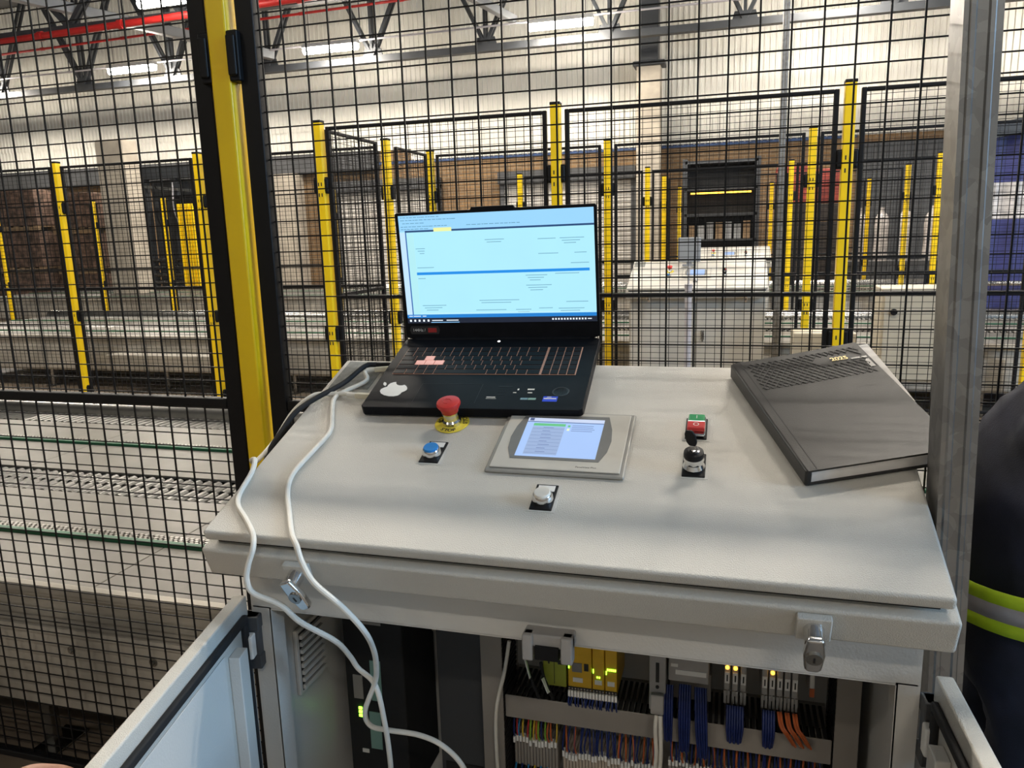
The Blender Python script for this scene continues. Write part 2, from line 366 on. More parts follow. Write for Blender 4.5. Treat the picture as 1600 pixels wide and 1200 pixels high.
# ------------------------------------------------------------------ luminaires
lum_me = {}
def luminaire(x, y, z, label, k=1.):
    t = thing('ceiling_luminaire', label, 'lamp', Tr(x, y, z), 'linear ceiling luminaires')
    if not lum_me:
        lum_me['h'] = MB().box(-.66, .66, -.09, .09, .05, .13).mesh('housing', M['white'], .01)
        lum_me['d'] = MB().cyl((-.64, 0, 0), (.64, 0, 0), .078, 12).mesh('diffuser', M['tube'])
        lum_me['f'] = MB().cyl((-.64, 0, 0), (.64, 0, 0), .078, 12).mesh('diffuser', M['tubefar'])
        lum_me['g'] = MB().cyl((-.64, 0, 0), (.64, 0, 0), .078, 12).mesh('diffuser', mat('tubedim', (1, .95, .85), .5, 0, 0, emit=25, ecol=(1, .92, .80)))
        lum_me['r'] = MB().cyl((-.5, 0, .1), (-.5, 0, 1.6), .006, 6).mesh('suspension_rod', M['trussgrey'])
    put(lum_me['h'], 'housing', t); put(lum_me['d' if k == 1 else 'f' if k > 1 else 'g'], 'diffuser', t); put(lum_me['r'], 'suspension_rod', t); put(lum_me['r'], 'suspension_rod', t, Tr(1, 0, 0))
    a = area('luminaire_light', (0, 0, -.095), 1.3, .12, LAMP_W*k, LAMP_COL); a.parent = t
for x, n in ((-13.74, 'left of the yellow post'), (-8.51, 'above the corner of the second fence'), (-3.39, 'left of the tall column')):
    luminaire(x, 16, 5.42, 'glowing linear ceiling lamp below the far truss, ' + n, 1.5)
luminaire(-9.43, 12.1, 5.47, 'glowing linear ceiling lamp at the top edge beside the yellow post')
for x, q in ((-3.9, 'left'), (1.6, 'right')): luminaire(x, 12.1, 5.6, 'linear ceiling lamp over the middle bay, %s one' % q)
for j, y in enumerate((7.4, 3.1)):
    for i, x in enumerate((-9.2, -3.9, 1.4, 6.7)): luminaire(x, y, 5.6, 'linear ceiling lamp over the %s, %s from left' % (('aisle', 'desk')[j], ORD[i]))
for x, q in ((-5, 'left'), (2, 'right')): luminaire(x, -4.2, 5.6, 'linear ceiling lamp behind the camera on the %s' % q, .65)
luminaire(6.6, 16, 5.9, 'linear ceiling lamp over the right bay', 1.5)
luminaire(1.8, 16, 5.95, 'added unseen ceiling lamp above the frame, brightening the far cladding', 1.5)  # extra lamp added out of view to brighten the far cladding
luminaire(-19, 16, 5.42, 'linear ceiling lamp left of the frame near the far truss', 1.5)
# ------------------------------------------------------------------ safety fences
pan = {}
def panel_mesh(w, zt=2.02, px=.0515, pz=.0321, zb=-.09, h=.024, thin=False):
    k = (round(w, 3), px, thin); th = .6 if thin else 1.
    if k in pan: return pan[k]
    fr = MB()
    fr.box(-w/2, -w/2+h, -.013, .013, zb, zt).box(w/2-h, w/2, -.013, .013, zb, zt)
    fr.box(-w/2+h, w/2-h, -.013, .013, zb, zb+.02).box(-w/2+h, w/2-h, -.013, .013, zt-.02, zt).box(-w/2+h, w/2-h, -.012, .012, .960, .983)
    wr = MB(); n = int((w-2*h)/px)
    off = (w-2*h-n*px)/2
    for i in range(n+1):
        x = -w/2+h+off+i*px; wr.bar((x, -.0017, zb), (x, -.0017, zt), .0031*th, .0031*th, False)
    for i in range(int((zt-zb)/pz)):
        z = zb+.02+i*pz; wr.bar((-w/2+.01, .0017, z), (w/2-.01, .0017, z), .0025*th, .0025*th, False)
    pan[k] = (fr.mesh('panel_frame', M['black'], .003, 1), wr.mesh('wire_mesh', M['blackw']))
    return pan[k]
def fence_panel(a, b, y0, label, T=None, px=.0515, group=None, h=.024):
    a, b = Vector(a), Vector(b); d = b-a; wd = d.length
    fm, wm = panel_mesh(wd, px=px, h=h, thin=min(a.y, b.y) > 6)
    t = thing('mesh_fence', label, 'fence', T or (Tr((a.x+b.x)/2, (a.y+b.y)/2, 0) @ Matrix.Rotation(math.atan2(d.y, d.x), 4, 'Z')), group)
    put(fm, 'panel_frame', t); tag(put(wm, 'wire_mesh', t), kind='stuff')
post_me = {}
def fence_post(x, y, label, group=None, near=False):
    t = thing('fence_post', label, 'fence post', Tr(x, y, 0), group)
    if not post_me:
        w = .028
        post_me['tube'] = MB().box(-w, w, -w, w, FZ+.012, 2.05).mesh('post_tube', M['yellow'], .005)
        post_me['near'] = MB().box(-.0235, .0235, -w, w, FZ+.012, 2.05).mesh('post_tube', M['yellow'], .005)
        post_me['cap'] = MB().box(-w-.002, w+.002, -w-.002, w+.002, 2.045, 2.062).mesh('cap', M['black'], .004)
        post_me['base'] = MB().box(-.045, .045, -.0285, .0285, FZ, FZ+.012).mesh('base_plate', M['black'], .002)
        sl = MB()
        for z in (1.60, 1.665, .66, .725):
            for s in (-1, 1): sl.box(s*.010-.0036, s*.010+.0036, -w-.0006, -w+.001, z, z+.022)
        post_me['slot'] = sl.mesh('slot_holes', M['dark'])
        post_me['br'] = MB().box(-.013, .013, -.016, .020, 0, .10).box(-.010, .010, -.024, -.016, .01, .09).mesh('bracket', M['black'], .004)
    put(post_me['near' if near else 'tube'], 'post_tube', t); put(post_me['cap'], 'cap', t); put(post_me['base'], 'base_plate', t)
    if not near: tag(put(post_me['slot'], 'slot_holes', t), kind='stuff')
    for z in ((1.66, .0) if near else (1.62, .68, .0)):
        for s in (-1, 1): put(post_me['br'], 'bracket', t, Tr(s*(.034 if near else .0385), -.012 if near else 0, z))
rows = [
 ('the fence row behind the laptop', 4.45, [-2.49, -.98, .567, 2.2]),
 ('the left row past the conveyor', 5.5, [-7.13, -5.63, -4.19]),
 ('the row behind the second console', 6.34, [-2.5, -.975, .565, 2.1]),
 ('the row past the second conveyor', 9.27, [-2.5, -.96, .615, 2.1]),
 ('the row behind the third console', 10.85, [-.9, .617, 2.1]),
 ('the farthest row before the wall', 13.6, [-.87, .61, 2.08]),
 ('the far left row by the machinery', 10.3, [-11.9, -9.9, -8.55, -5.6])]
for nm, y, xs in rows:
    for i, x in enumerate(xs):
        fence_post(x, y, 'yellow post, %s from left in %s' % (ORD[i], nm), 'yellow fence posts')
        if i: fence_panel((xs[i-1]+.053, y), (x-.053, y), y, 'black mesh panel, %s from left in %s' % (ORD[i-1], nm), group='black mesh panels')
fence_panel((-4.19+.053, 5.5), (-2.60, 5.5), 5.5, 'black mesh panel joining the left fence row to the side fence', group='black mesh panels')
fence_post(-2.5, 5.45, 'yellow post halfway along the side fence left of the laptop', 'yellow fence posts')
fence_panel((-2.49, 4.54), (-2.495, 5.27), 0, 'front black mesh panel of the side fence left of the laptop', group='black mesh panels')
fence_panel((-2.5, 5.62), (-2.5, 6.24), 0, 'rear black mesh panel of the side fence left of the laptop', group='black mesh panels')
# near row
fence_post(-1.028, 1.477, 'large near yellow post at the left edge of the desk', 'yellow fence posts', True)
fence_panel((-2.575, 1.475), (-1.062, 1.475), 0, 'large near black mesh panel left of the yellow post', px=.0497, group='near mesh panels', h=.042)
fence_panel((-.990, 1.475), (.86, 1.475), 0, 'large near black mesh panel right behind the desk and laptop', group='near mesh panels', h=.042)
fence_post(.93, 1.477, 'near yellow post at the far right end of the mesh behind the desk', 'yellow fence posts')
fence_post(-2.64, 1.477, 'near yellow post at the far left end of the left mesh panel', 'yellow fence posts')
# ------------------------------------------------------------------ conveyors
roll_s = MB().cyl((0, 0, 0), (0, .1, 0), .0172, 12).cyl((0, -.008, 0), (0, .108, 0), .006, 6).mesh('roller', M['roller'])
roll_l = MB().cyl((0, 0, 0), (0, .155, 0), .0172, 12).cyl((0, -.008, 0), (0, .163, 0), .006, 6).mesh('roller', M['roller'])
def conveyor(y0, xa, xb, label, ra=None, rb=None):
    t = thing('roller_conveyor', label, 'conveyor', Tr(0, y0, 0)); Z = .417
    prof = [(.0, Z), (-.012, Z-.006), (-.014, Z-.034), (.022, Z-.042), (.022, .315), (-.035, .300), (-.040, .285), (-.040, .06), (-.01, .05), (-.01, .04), (.05, .04), (.05, Z-.01)]
    MB().prism(prof, xa, xb, Matrix(((0, 0, 1, 0), (1, 0, 0, 0), (0, 1, 0, 0), (0, 0, 0, 1)))).build('side_panel', M['sidesteel'], t)
    L = 1.22; strips = ((.0, .28), (.357, .66), (.905, 1.25), (1.327, 1.61))
    pm = {}
    n = int((xb-xa)/L)+1
    for a, b in strips:
        me = MB().box(.0015, L-.0015, a, b, Z-.012, Z).mesh('top_plate', M['plate'], .002, 1)
        for i in range(n):
            if xa+(i+1)*L <= xb+.01: put(me, 'top_plate', t, Tr(xa+i*L, 0, 0))
    for k, g in enumerate((.283, 1.253)):
        MB().box(xa, xb, g, g+.022, Z-.02, Z+.012).build('green_guide', M['green'], t, bevel=.004)
        c = MB()
        if ra is not None:
            x = xa
            while x < xb:
                c.box(x, x+.012, g+.026, g+.038, Z-.005, Z+.006).box(x+.0095, x+.0215, g+.041, g+.053, Z-.005, Z+.006).box(x, x+.012, g+.056, g+.068, Z-.005, Z+.006); x += .019
        c.box(xa, xb, g+.024, g+.072, Z-.03, Z-.004)
        tag(c.build('chain', M['chain'], t), kind='stuff')
    MB().box(xa, xb, .66, .905, Z-.075, Z-.06).box(xa, xb, 1.61, 1.8, Z-.075, Z-.06).build('roller_pan', M['dark'], t)
    p = .0445
    rest = MB(); x = xa+.05
    while x < xb-.05:
        for k, (yy, ln, off) in enumerate(((.672, .1, 0), (.784, .1, p/2), (1.63, .155, 0))):
            if ra is not None and ra < x < rb: put(roll_s if k < 2 else roll_l, 'roller', t, Tr(x+off, yy, Z-.018))
            else: rest.cyl((x+off, yy, Z-.018), (x+off, yy+ln, Z-.018), .0185, 8)
        x += p
    tag(rest.build('roller_run', M['roller'], t), kind='stuff')
    gp = [(1.80, Z-.06)]+[(1.875-.075*math.cos(q*PI/12), Z-.01+.08*math.sin(q*PI/12)) for q in range(13)]+[(2.0, Z-.012), (2.015, Z-.03), (2.015, .08), (1.99, .06)]
    MB().prism(gp, xa, xb, Matrix(((0, 0, 1, 0), (1, 0, 0, 0), (0, 1, 0, 0), (0, 0, 0, 1)))).build('guard_rail', M['steel'], t)
    MB().box(xa, xb, .05, 1.99, .10, .14).build('under_tray', M['dark'], t)
    i = 0; x = xa+.385
    while x < xb:
        for yy in (.03, 1.85): MB().box(x-.016, x+.016, yy, yy+.03, FZ+.01, .14).build('leg', M['steel'], t)
        MB().box(x-.045, x+.045, -.03, .13, FZ, FZ+.01).box(x-.01, x+.01, -.025, -.01, FZ+.01, FZ+.03).build('foot_plate', M['steel'], t, bevel=.002, seg=1)
        x += 1.5
    if ra is not None:
        for bx in (-1.72, -2.35, -1.45): MB().cyl((bx, -.043, .245), (bx, -.038, .245), .012, 10).cyl((bx, -.048, .245), (bx, -.038, .245), .006, 6).build('bolt', M['steel'], t)
        MB().box(-2.23, -2.13, -.045, -.038, .11, .185).build('sensor_cutout', M['black'], t)
    return t
conveyor(1.552, -5.32, 3.22, 'near steel roller conveyor with green guides behind the mesh fence', -3.75, -.85)
c2 = conveyor(6.50, -9.0, 4.0, 'second roller conveyor beyond the left fence row')
MB().box(-6.05, -4.75, -.30, -.06, .10, .26).build('hanging_tray', M['sidesteel'], c2, bevel=.01)
conveyor(11.3, -14, 4.0, 'third roller conveyor farther back in front of the machinery')
# ================================================================== control consoles
TILT = math.radians(20.362)
def D_of(): return Tr(-.5, 0, .9158) @ Matrix.Rotation(TILT, 4, 'X')
D = D_of()
def make_button(root, s, v, kind):
    T = D @ Tr(s, v, 0)
    hold = MB().box(-.0165, .0165, -.028, .028, 0, .0025).build({'blue': 'blue_push_button', 'white': 'white_push_button', 'key': 'key_switch', 'dual': 'start_stop_button'}[kind], M['black'], root, T, bevel=.002)
    MB().box(-.0205, .0205, -.031, .031, 0, .0006).build('clear_seal', M['seal'], hold)
    if kind in ('blue', 'white'):
        MB().box(-.0125, .0125, .012, .0245, .0025, .0032).build('legend', M['white'], hold)
        MB().lathe([(.0145, .002), (.0155, .006), (.0145, .012), (.013, .0145), (.0125, .0145)], 24, Tr(0, -.007, 0)).build('bezel_ring', M['chrome'], hold)
        MB().lathe([(.0122, .010), (.0122, .0165), (.0112, .0178)], 24, Tr(0, -.007, 0)).build('push_cap', M['bluebtn' if kind == 'blue' else 'whitebtn'], hold)
    if kind == 'dual':
        MB().box(-.014, .014, -.026, .026, .0025, .009).build('button_shroud', M['chrome'], hold, bevel=.003)
        MB().box(-.0125, .0125, .006, .025, .009, .013).build('start_cap', M['greenbtn'], hold, bevel=.002)
        MB().box(-.0125, .0125, .001, .006, .009, .0125).build('light_strip', M['ledw'], hold)
        MB().box(-.0135, .0135, -.020, .0005, .009, .0165).build('stop_cap', M['redbtn'], hold, bevel=.002)
        put(textmesh('I', .012, M['white']), 'start_mark', hold, Tr(0, .0155, .0133)); put(textmesh('O', .012, M['white']), 'stop_mark', hold, Tr(0, -.0098, .0168))
    if kind == 'key':
        MB().lathe([(.0145, .002), (.0165, .006), (.0135, .012), (.0150, .018), (.0135, .024)], 12, Tr(0, -.007, 0)).build('bezel_ring', M['chrome'], hold)
        MB().lathe([(.0140, .022), (.0148, .026), (.0140, .031), (.0115, .032)], 24, Tr(0, -.007, 0)).build('lock_collar', M['black'], hold)
        MB().lathe([(.0085, .031), (.0085, .0345), (.006, .035)], 20, Tr(0, -.007, 0)).build('lock_barrel', M['chrome'], hold)
        K = Tr(0, -.007, .034) @ Matrix.Rotation(math.radians(-28), 4, 'Z') @ Matrix.Rotation(math.radians(-14), 4, 'Y')
        MB().box(-.0035, .0035, -.001, .001, 0, .010, K).build('key_blade', M['chrome'], hold)
        MB().prism([(-.005, .007), (.005, .007), (.0085, .013), (.0085, .026), (.005, .032), (-.005, .032), (-.0085, .026), (-.0085, .013)], -.0022, .0022, K @ Matrix.Rotation(PI/2, 4, 'X')).build('key_head', M['black'], hold, bevel=.001, seg=1)
def make_lock(root, s, ang):
    T = D @ Tr(s, -.008, -.053) @ Matrix.Rotation(PI/2, 4, 'X')       # local z points out of the front face
    pl = MB().box(-.020, .020, -.017, .019, 0, .011).build('lid_lock', M['grey_paint'], root, T, bevel=.002)
    MB().cyl((0, .002, .008), (0, 0, .030), .0125, 20, .0115).build('lock_boss', M['chrome'], pl)
    Rz = Matrix.Rotation(ang, 4, 'Z')
    MB().prism([(-.009, .012), (.009, .012), (.0125, -.014), (.010, -.038), (.006, -.043), (-.006, -.043), (-.010, -.038), (-.0125, -.014)], .027, .037, Rz).build('lock_lever', M['chrome'], pl, bevel=.003)
    MB().cyl((0, -.017, .036), (0, -.017, .0395), .0095, 20).build('key_cylinder', M['steel'], pl, Rz)
    MB().box(-.0012, .0012, -.022, -.014, .0390, .0400).build('key_slot', M['dark'], pl, Rz)
def make_door(root, name, T, sg, w=.475, z0=-.065, z1=.778):
    # T: origin at hinge, x along the door, z up; the inner face looks to sg*y
    y0, y1 = sorted((0, -sg*.021))
    d = MB().box(0, w, y0, y1, z0, z1).build(name, M['grey_paint'], root, T, bevel=.003)
    g = MB(); gy0, gy1 = sorted((0, sg*.009)); i = .022; q = .013
    g.box(i, w-i, gy0, gy1, z1-i-q, z1-i).box(i, w-i, gy0, gy1, z0+i, z0+i+q).box(i, i+q, gy0, gy1, z0+i+q, z1-i-q).box(w-i-q, w-i, gy0, gy1, z0+i+q, z1-i-q)
    g.build('door_gasket', M['rubber'], d, bevel=.003)
    ry0, ry1 = sorted((0, sg*.018))
    for xx in (.055, w-.085): MB().box(xx, xx+.032, ry0, ry1, z0+.06, z1-.06).build('stiffener_rail', M['grey_in'], d, bevel=.002)
    py0, py1 = sorted((0, sg*.002)); MB().box(.10, w-.10, py0, py1, z0+.06, z1-.05).build('inner_sheet', M['grey_in'], d, bevel=.001, seg=1)
    for zz in (.700, .02):
        MB().box(-.012, .012, -.010, .018, zz-.045, zz+.045).box(-.014, .014, -.012, .020, zz-.045, zz-.022).box(-.014, .014, -.012, .020, zz+.022, zz+.045).build('hinge', M['darkgrey'], d, bevel=.002)
        MB().box(.012, .030, min(0, sg*.014), max(0, sg*.014), zz-.020, zz+.020).build('hinge_tab', M['white'], d, bevel=.003)
    return d
def make_console(T, label, open_, group):
    r = thing('control_console', label, 'console', T, group)
    MB().box(0, 1, 0, .512, -.018, 0).build('lid', M['grey_paint'], r, D, bevel=.005, seg=3)
    MB().box(.012, .988, .012, .50, -.032, -.016).build('lid_gap_shade', M['rubber'], r, D)  # dark slab standing in for the shade in the gap under the lid
    MB().box(-.008, 1.008, -.008, .516, -.080, -.029).build('desk_tray', M['grey_paint'], r, D, bevel=.005, seg=3)
    # body: two sides, back, bottom, header with folded flange, stiles, sill
    zt = lambda y: .9158+math.tan(TILT)*y-.080/math.cos(TILT)+.01
    b = MB(); S = Matrix(((0, 0, 1, 0), (1, 0, 0, 0), (0, 1, 0, 0), (0, 0, 0, 1)))
    side = [(.085, FZ), (.472, FZ), (.472, zt(.472)), (.085, zt(.085))]
    b.prism(side, -.490, -.487, S).prism(side, .487, .490, S)
    b.box(-.487, .487, .469, .472, FZ, zt(.466)).box(-.487, .487, .09, .469, -.10, -.096)
    b.box(-.487, .487, .085, .088, .754, zt(.085)).box(-.455, .462, .085, .122, .752, .7545)
    b.box(-.487, -.455, .085, .089, FZ, .756).box(.462, .487, .085, .089, FZ, .756).box(-.457, -.454, .085, .118, -.06, .756).box(.461, .464, .085, .118, -.06, .756)
    b.box(-.487, .487, .085, .089, FZ, -.06)
    b.build('body', M['grey_in'] if open_ else M['grey_paint'], r)
    for s, a in ((.154, .42), (.85, 0)): make_lock(r, s, a)
    # operator panel
    hp = D @ Tr(.389, .176, 0)
    h = MB().box(0, .2135, 0, .166, 0, .006).build('operator_panel', M['hmirim'], r, hp, bevel=.003)
    MB().box(.007, .2065, .007, .159, .006, .0085).build('panel_face', M['hmi'], h, bevel=.0015)
    bz = [(.034, .030), (.172, .030), (.181, .055), (.184, .085), (.181, .115), (.172, .150), (.034, .150), (.025, .115), (.022, .085), (.025, .055)]
    MB().prism(bz, .0085, .0092).build('screen_bezel', M['hmibez'], h)
    MB().box(.040, .166, .036, .140, .0092, .0096).build('screen', emis('hmi_screen', (.36, .52, .86), 1.0), h)
    MB().box(.040, .166, .131, .140, .0096, .0098).build('screen_header', emis('hmi_head', (.55, .62, .80), 1.0), h)
    if open_:
        MB().box(.040, .166, .1285, .1300, .0096, .0099).box(.043, .050, .132, .139, .0098, .0100).build('screen_rule', emis('hmi_rule', (.07, .10, .22), 1.0), h)
        MB().box(.052, .105, .118, .125, .0096, .0098).build('green_row', emis('hmi_green', (.12, .48, .20), 1.0), h)
        MB().box(.052, .105, .041, .116, .0096, .0098).build('list_field', emis('hmi_list', (.30, .40, .62), 1.0), h)
        tx = MB()
        for k in range(8): tx.box(.053, .104, .0445+k*.0093, .0450+k*.0093, .0098, .00995).box(.070, .070+.012+.01*random.random(), .0475+k*.0093, .0490+k*.0093, .0098, .00995)
        for k in range(4): tx.box(.116, .150+.008*random.random(), .106+k*.005, .1073+k*.005, .0096, .0098)
        tag(tx.build('screen_text', emis('hmi_text', (.16, .22, .42), 1.0), h), kind='stuff')
        MB().box(.109, .113, .117, .122, .0096, .0098).build('status_icon', emis('hmi_green', (.12, .48, .20), 1.0), h); MB().box(.109, .113, .107, .113, .0096, .0098).build('status_icon', emis('hmi_yel', (.8, .85, .55), 1.0), h)
        put(textmesh('PanelView Plus', .0052, M['dark']), 'panel_lettering', h, Tr(.155, .016, .0087))
    # emergency stop
    e = MB().lathe([(.029, 0), (.030, .001), (.0295, .002)], 40).build('emergency_stop', M['ring'], r, D @ Tr(.2955, .3035, 0))
    MB().lathe([(.0165, .002), (.0165, .008), (.0135, .011), (.0135, .022), (.0145, .025)], 28).build('stop_collar', M['chrome'], e)
    MB().lathe([(.013, .024), (.0145, .027), (.0165, .032), (.0200, .038), (.0205, .041), (.0195, .044), (.015, .0455), (.006, .046)], 36).build('mushroom_cap', M['estop'], e)
    for k, ch in enumerate('STOP'):
        a = -PI/2+(k-1.5)*.30; put(textmesh(ch, .0105, M['dark'], 0, bold=.0003), 'ring_letter', e, Tr(math.cos(a)*.0235, math.sin(a)*.0235, .0023) @ Matrix.Rotation(a+PI/2, 4, 'Z'))
    if open_:
        for k, ch in enumerate('STOP'):
            for base in (.45, PI-.45):
                a = base+(1.5-k)*-.30; put(textmesh(ch, .0105, M['dark'], 0, bold=.0003), 'ring_letter', e, Tr(math.cos(a)*.0235, math.sin(a)*.0235, .0023) @ Matrix.Rotation(a+PI/2, 4, 'Z'))
        arc = MB()
        for k in range(3):
            pts = [(math.cos(u)*(.005+.0035*k), math.sin(u)*(.005+.0035*k), .0463-.0003*k*k) for u in [k*2.1+j*.35 for j in range(9)]]; arc.tube(pts, .0006, 5, 2)
        tag(arc.build('turn_arrows', M['redbtn'], e), kind='stuff')
    make_button(r, .2915, .2195, 'blue'); make_button(r, .494, .127, 'white'); make_button(r, .6985, .315, 'dual'); make_button(r, .6995, .2215, 'key')
    MB().box(.012, .094, .402, .503, 0, .0012).build('document_sleeve', M['sheet'], r, D)
    if open_:
        c = axes((-.491, .077, 0), (.226, -.974, 0), (.974, .226, 0), (0, 0, 1)); make_door(r, 'door', c, 1)
        c = axes((.503, .077, 0), (.025, -.9997, 0), (.9997, .025, 0), (0, 0, 1)); make_door(r, 'door', c, -1)
        MB().box(-.028, .045, .060, .10, .758, .778).box(-.028, -.012, .055, .075, .738, .778).box(.028, .045, .055, .075, .738, .778).box(-.010, .026, .07, .115, .735, .757).build('door_catch', M['module'], r, bevel=.003)
        MB().box(-.009, .025, .055, .069, .742, .762).build('catch_slot', M['black'], r)
        MB().box(-.192, .43, .446, .449, -.05, .78).build('mounting_plate', M['ppaint'], r)
        lv = MB().box(-.487, -.479, .185, .275, .53, .655).build('filter_louvre', M['grey_in'], r, bevel=.002)
        for k in range(8): MB().box(-.479, -.473, .193, .267, .540+k*.0138, .5475+k*.0138).build('louvre_slat', M['grey_in'], lv)
        MB().box(-.480, -.4785, .192, .268, .537, .648).build('filter_mat', M['dark'], lv)
    else:
        for nm, xa, xb in (('door', -.478, -.003), ('door', .003, .478)):
            d = MB().box(xa, xb, .065, .085, -.09, .80).build(nm, M['grey_paint'], r, bevel=.003)
            hx = xa+.05
            if xa > 0:
                MB().box(hx-.012, hx+.012, .058, .066, .53, .60).build('handle_plate', M['chrome'], d, bevel=.002); MB().cyl((hx, .058, .58), (hx, .035, .58), .011, 14).bar((hx, .035, .58), (hx, .035, .52), .016, .012).build('handle_grip', M['chrome'], d)
    return r
console = make_console(Tr(-.2442, .898, 0), 'large near pale grey sloped control console with open doors and laptop on top', True, None)
make_console(Tr(-.244, 5.72, .0), 'closed pale grey console seen through the mesh, right of the laptop', False, None)
make_console(Tr(-.02, 10.15, .0), 'most distant closed pale grey console behind the second one', False, None)
# --- galvanised uprights beside the consoles
def upright(x, y, h, lean, label):
    t = thing('galvanised_upright', label, 'upright', Tr(x, y, 0) @ Matrix.Rotation(lean, 4, 'Y'))
    p = [(0, 0), (.0055, 0), (.0075, -.0028), (.0120, -.0028), (.014, 0), (.0255, 0), (.0275, -.0028), (.0320, -.0028), (.034, 0), (.0415, 0), (.0415, .062), (.030, .062), (.030, .0585), (.038, .0585), (.038, .0075), (.0035, .0075), (.0035, .0585), (.0115, .0585), (.0115, .062), (0, .062)]
    MB().prism(p, FZ+.01, h).build('channel', M['galv'], t, ang=20)
    MB().box(-.03, .07, -.02, .08, FZ, FZ+.01).build('foot_plate', M['galv'], t)
upright(.290, 1.052, 5.0, math.radians(-1.45), 'tall ribbed galvanised steel upright at the right edge of the desk')
upright(.31, 5.86, 6.5, math.radians(-.2), 'thin distant galvanised upright right of the second console')
# --- beside the second console
cd = thing('cable_conduit', 'pale lilac grey conduit rising in front of the second console', 'conduit', Tr(-.285, 5.55, 0))
MB().cyl((0, 0, FZ), (0, 0, .93), .024, 16).build('conduit_pipe', M['lilac'], cd); MB().cyl((0, 0, .93), (0, 0, .955), .028, 16).cyl((.0, 0, .95), (.005, .0, 1.08), .006, 8).build('conduit_gland', M['lilac'], cd); MB().box(-.05, .05, -.05, .05, FZ, FZ+.012).build('floor_flange', M['lilac'], cd)
sg = thing('grey_screen', 'plain grey square monitor seen from behind on the second console', 'monitor', Tr(-.31, 6.06, 1.060) @ Matrix.Rotation(.0, 4, 'Z'))
MB().box(-.085, .085, 0, .03, .03, .215).build('monitor_shell', M['beamgrey'], sg, bevel=.008); MB().box(-.02, .02, .005, .025, .005, .05).box(-.05, .05, .0, .03, -.002, .012).build('monitor_stand', M['beamgrey'], sg)
# ================================================================== laptop
LT = axes((-.6211, 1.1839+.0206*.348, 1.0438-.0206*.9375), (.9995, .0309, .0115), (-.0329, .937, .3478), (0, -.348, .9375))
lap = thing('laptop', 'open black laptop with lit blue screen standing on the console', 'laptop', LT)
Wl, Dl_, Zt = .394, .2557, .0206
base_poly = [(.006, 0), (.388, 0), (.394, .006), (.394, .250), (.380, .2557), (.014, .2557), (0, .250), (0, .006)]
bs = MB().prism(base_poly, .0035, Zt).build('base', M['lapblack'], lap, bevel=.0018)
for x in (.03, .364):
    for y in (.02, .235): MB().cyl((x, y, 0), (x, y, .004), .008, 12).build('rubber_foot', M['rubber'], bs)
MB().box(.091, .0915, .018, .080, Zt, Zt+.0003).box(.205, .2055, .018, .080, Zt, Zt+.0003).box(.091, .2055, .0795, .080, Zt, Zt+.0003).build('touchpad_outline', M['lapgrey'], bs)
kb = MB().box(.0195, .3665, .1135, .2145, Zt-.001, Zt+.0004).build('keyboard', M['keyglow'], lap)
uk = .0188; keyc = {}
def key(x, y, wd, ht=.0152, m='key'):
    k = (round(wd, 4), round(ht, 4), m)
    if k not in keyc: keyc[k] = MB().box(0, wd-.0016, 0, ht-.0004, 0, .0016).mesh('key', M[m], .0005, 1)
    put(keyc[k], 'key', kb, Tr(x, y, Zt+.0002))
rowsk = [[1.25, 1, 1, 1, 5.4, 1, 1, 1, 1, 1.3], [2.25]+[1]*10+[2.7], [1.75]+[1]*11+[2.2], [1.5]+[1]*12+[1.45], [1]*13+[1.95], [1]*14+[.95]]
for ri, rw in enumerate(rowsk):
    x = .0205; y = .1145+ri*.0166
    for ki, u in enumerate(rw):
        wasd = (ri == 2 and ki in (1, 2, 3)) or (ri == 3 and ki == 2)
        key(x, y, u*uk, m='keyclear' if wasd else 'key'); x += u*uk
    for c in range(4): key(.3045+c*.0154, y, .0154)
# stickers and marks on the palm rest
ap = [(0, .36), (.12, .42), (.25, .44), (.38, .38), (.44, .30), (.36, .22), (.31, .10), (.32, -.02), (.38, -.12), (.46, -.18), (.42, -.32), (.34, -.46), (.24, -.54), (.12, -.54), (0, -.50), (-.12, -.54), (-.24, -.54), (-.36, -.44), (-.46, -.26), (-.50, -.02), (-.47, .20), (-.38, .36), (-.25, .44), (-.12, .42)]
lf = [(0.0, .48), (.02, .60), (.10, .70), (.20, .74), (.19, .62), (.11, .52)]
AT = Tr(.041, .060, Zt) @ Matrix.Rotation(math.radians(62), 4, 'Z') @ Matrix.Diagonal((.046, .046, 1, 1))
st = MB().prism(ap[::-1], 0, .0005, AT).build('fruit_sticker', M['white'], lap)
MB().prism(lf[::-1], 0, .0005, AT).build('sticker_leaf', M['white'], st)
AO = Tr(.041, .060, Zt) @ Matrix.Rotation(math.radians(62), 4, 'Z') @ Matrix.Diagonal((.050, .050, 1, 1))
MB().prism(ap[::-1], 0, .00025, AO).prism(lf[::-1], 0, .00025, AO).build('sticker_border', M['dark'], st)
MB().box(.322, .347, .026, .042, Zt, Zt+.0003).build('blue_badge', mat('badgeblue', (.01, .04, .5), .4, 0, .05, 50, emit=.15, ecol=(.02, .06, .8)), lap)
mk = MB().box(.3235, .345, .0335, .0365, Zt+.0003, Zt+.0005).box(.3285, .336, .039, .0405, Zt+.0003, Zt+.0005)
mk.box(.222, .238, .0365, .0385, Zt, Zt+.0003).box(.222, .240, .0325, .0333, Zt, Zt+.0003).box(.290, .302, .062, .066, Zt, Zt+.0003).box(.292, .300, .052, .0545, Zt, Zt+.0003).box(.266, .272, .052, .054, Zt, Zt+.0003).box(.272, .275, .061, .066, Zt, Zt+.0003)
tag(mk.build('sticker_print', M['white'], lap), kind='stuff')
MB().box(.283, .296, .0305, .0365, Zt, Zt+.0003).build('silver_badge', M['steel'], lap); MB().box(.2965, .310, .0305, .0365, Zt, Zt+.0003).build('green_badge', M['teal'], lap)
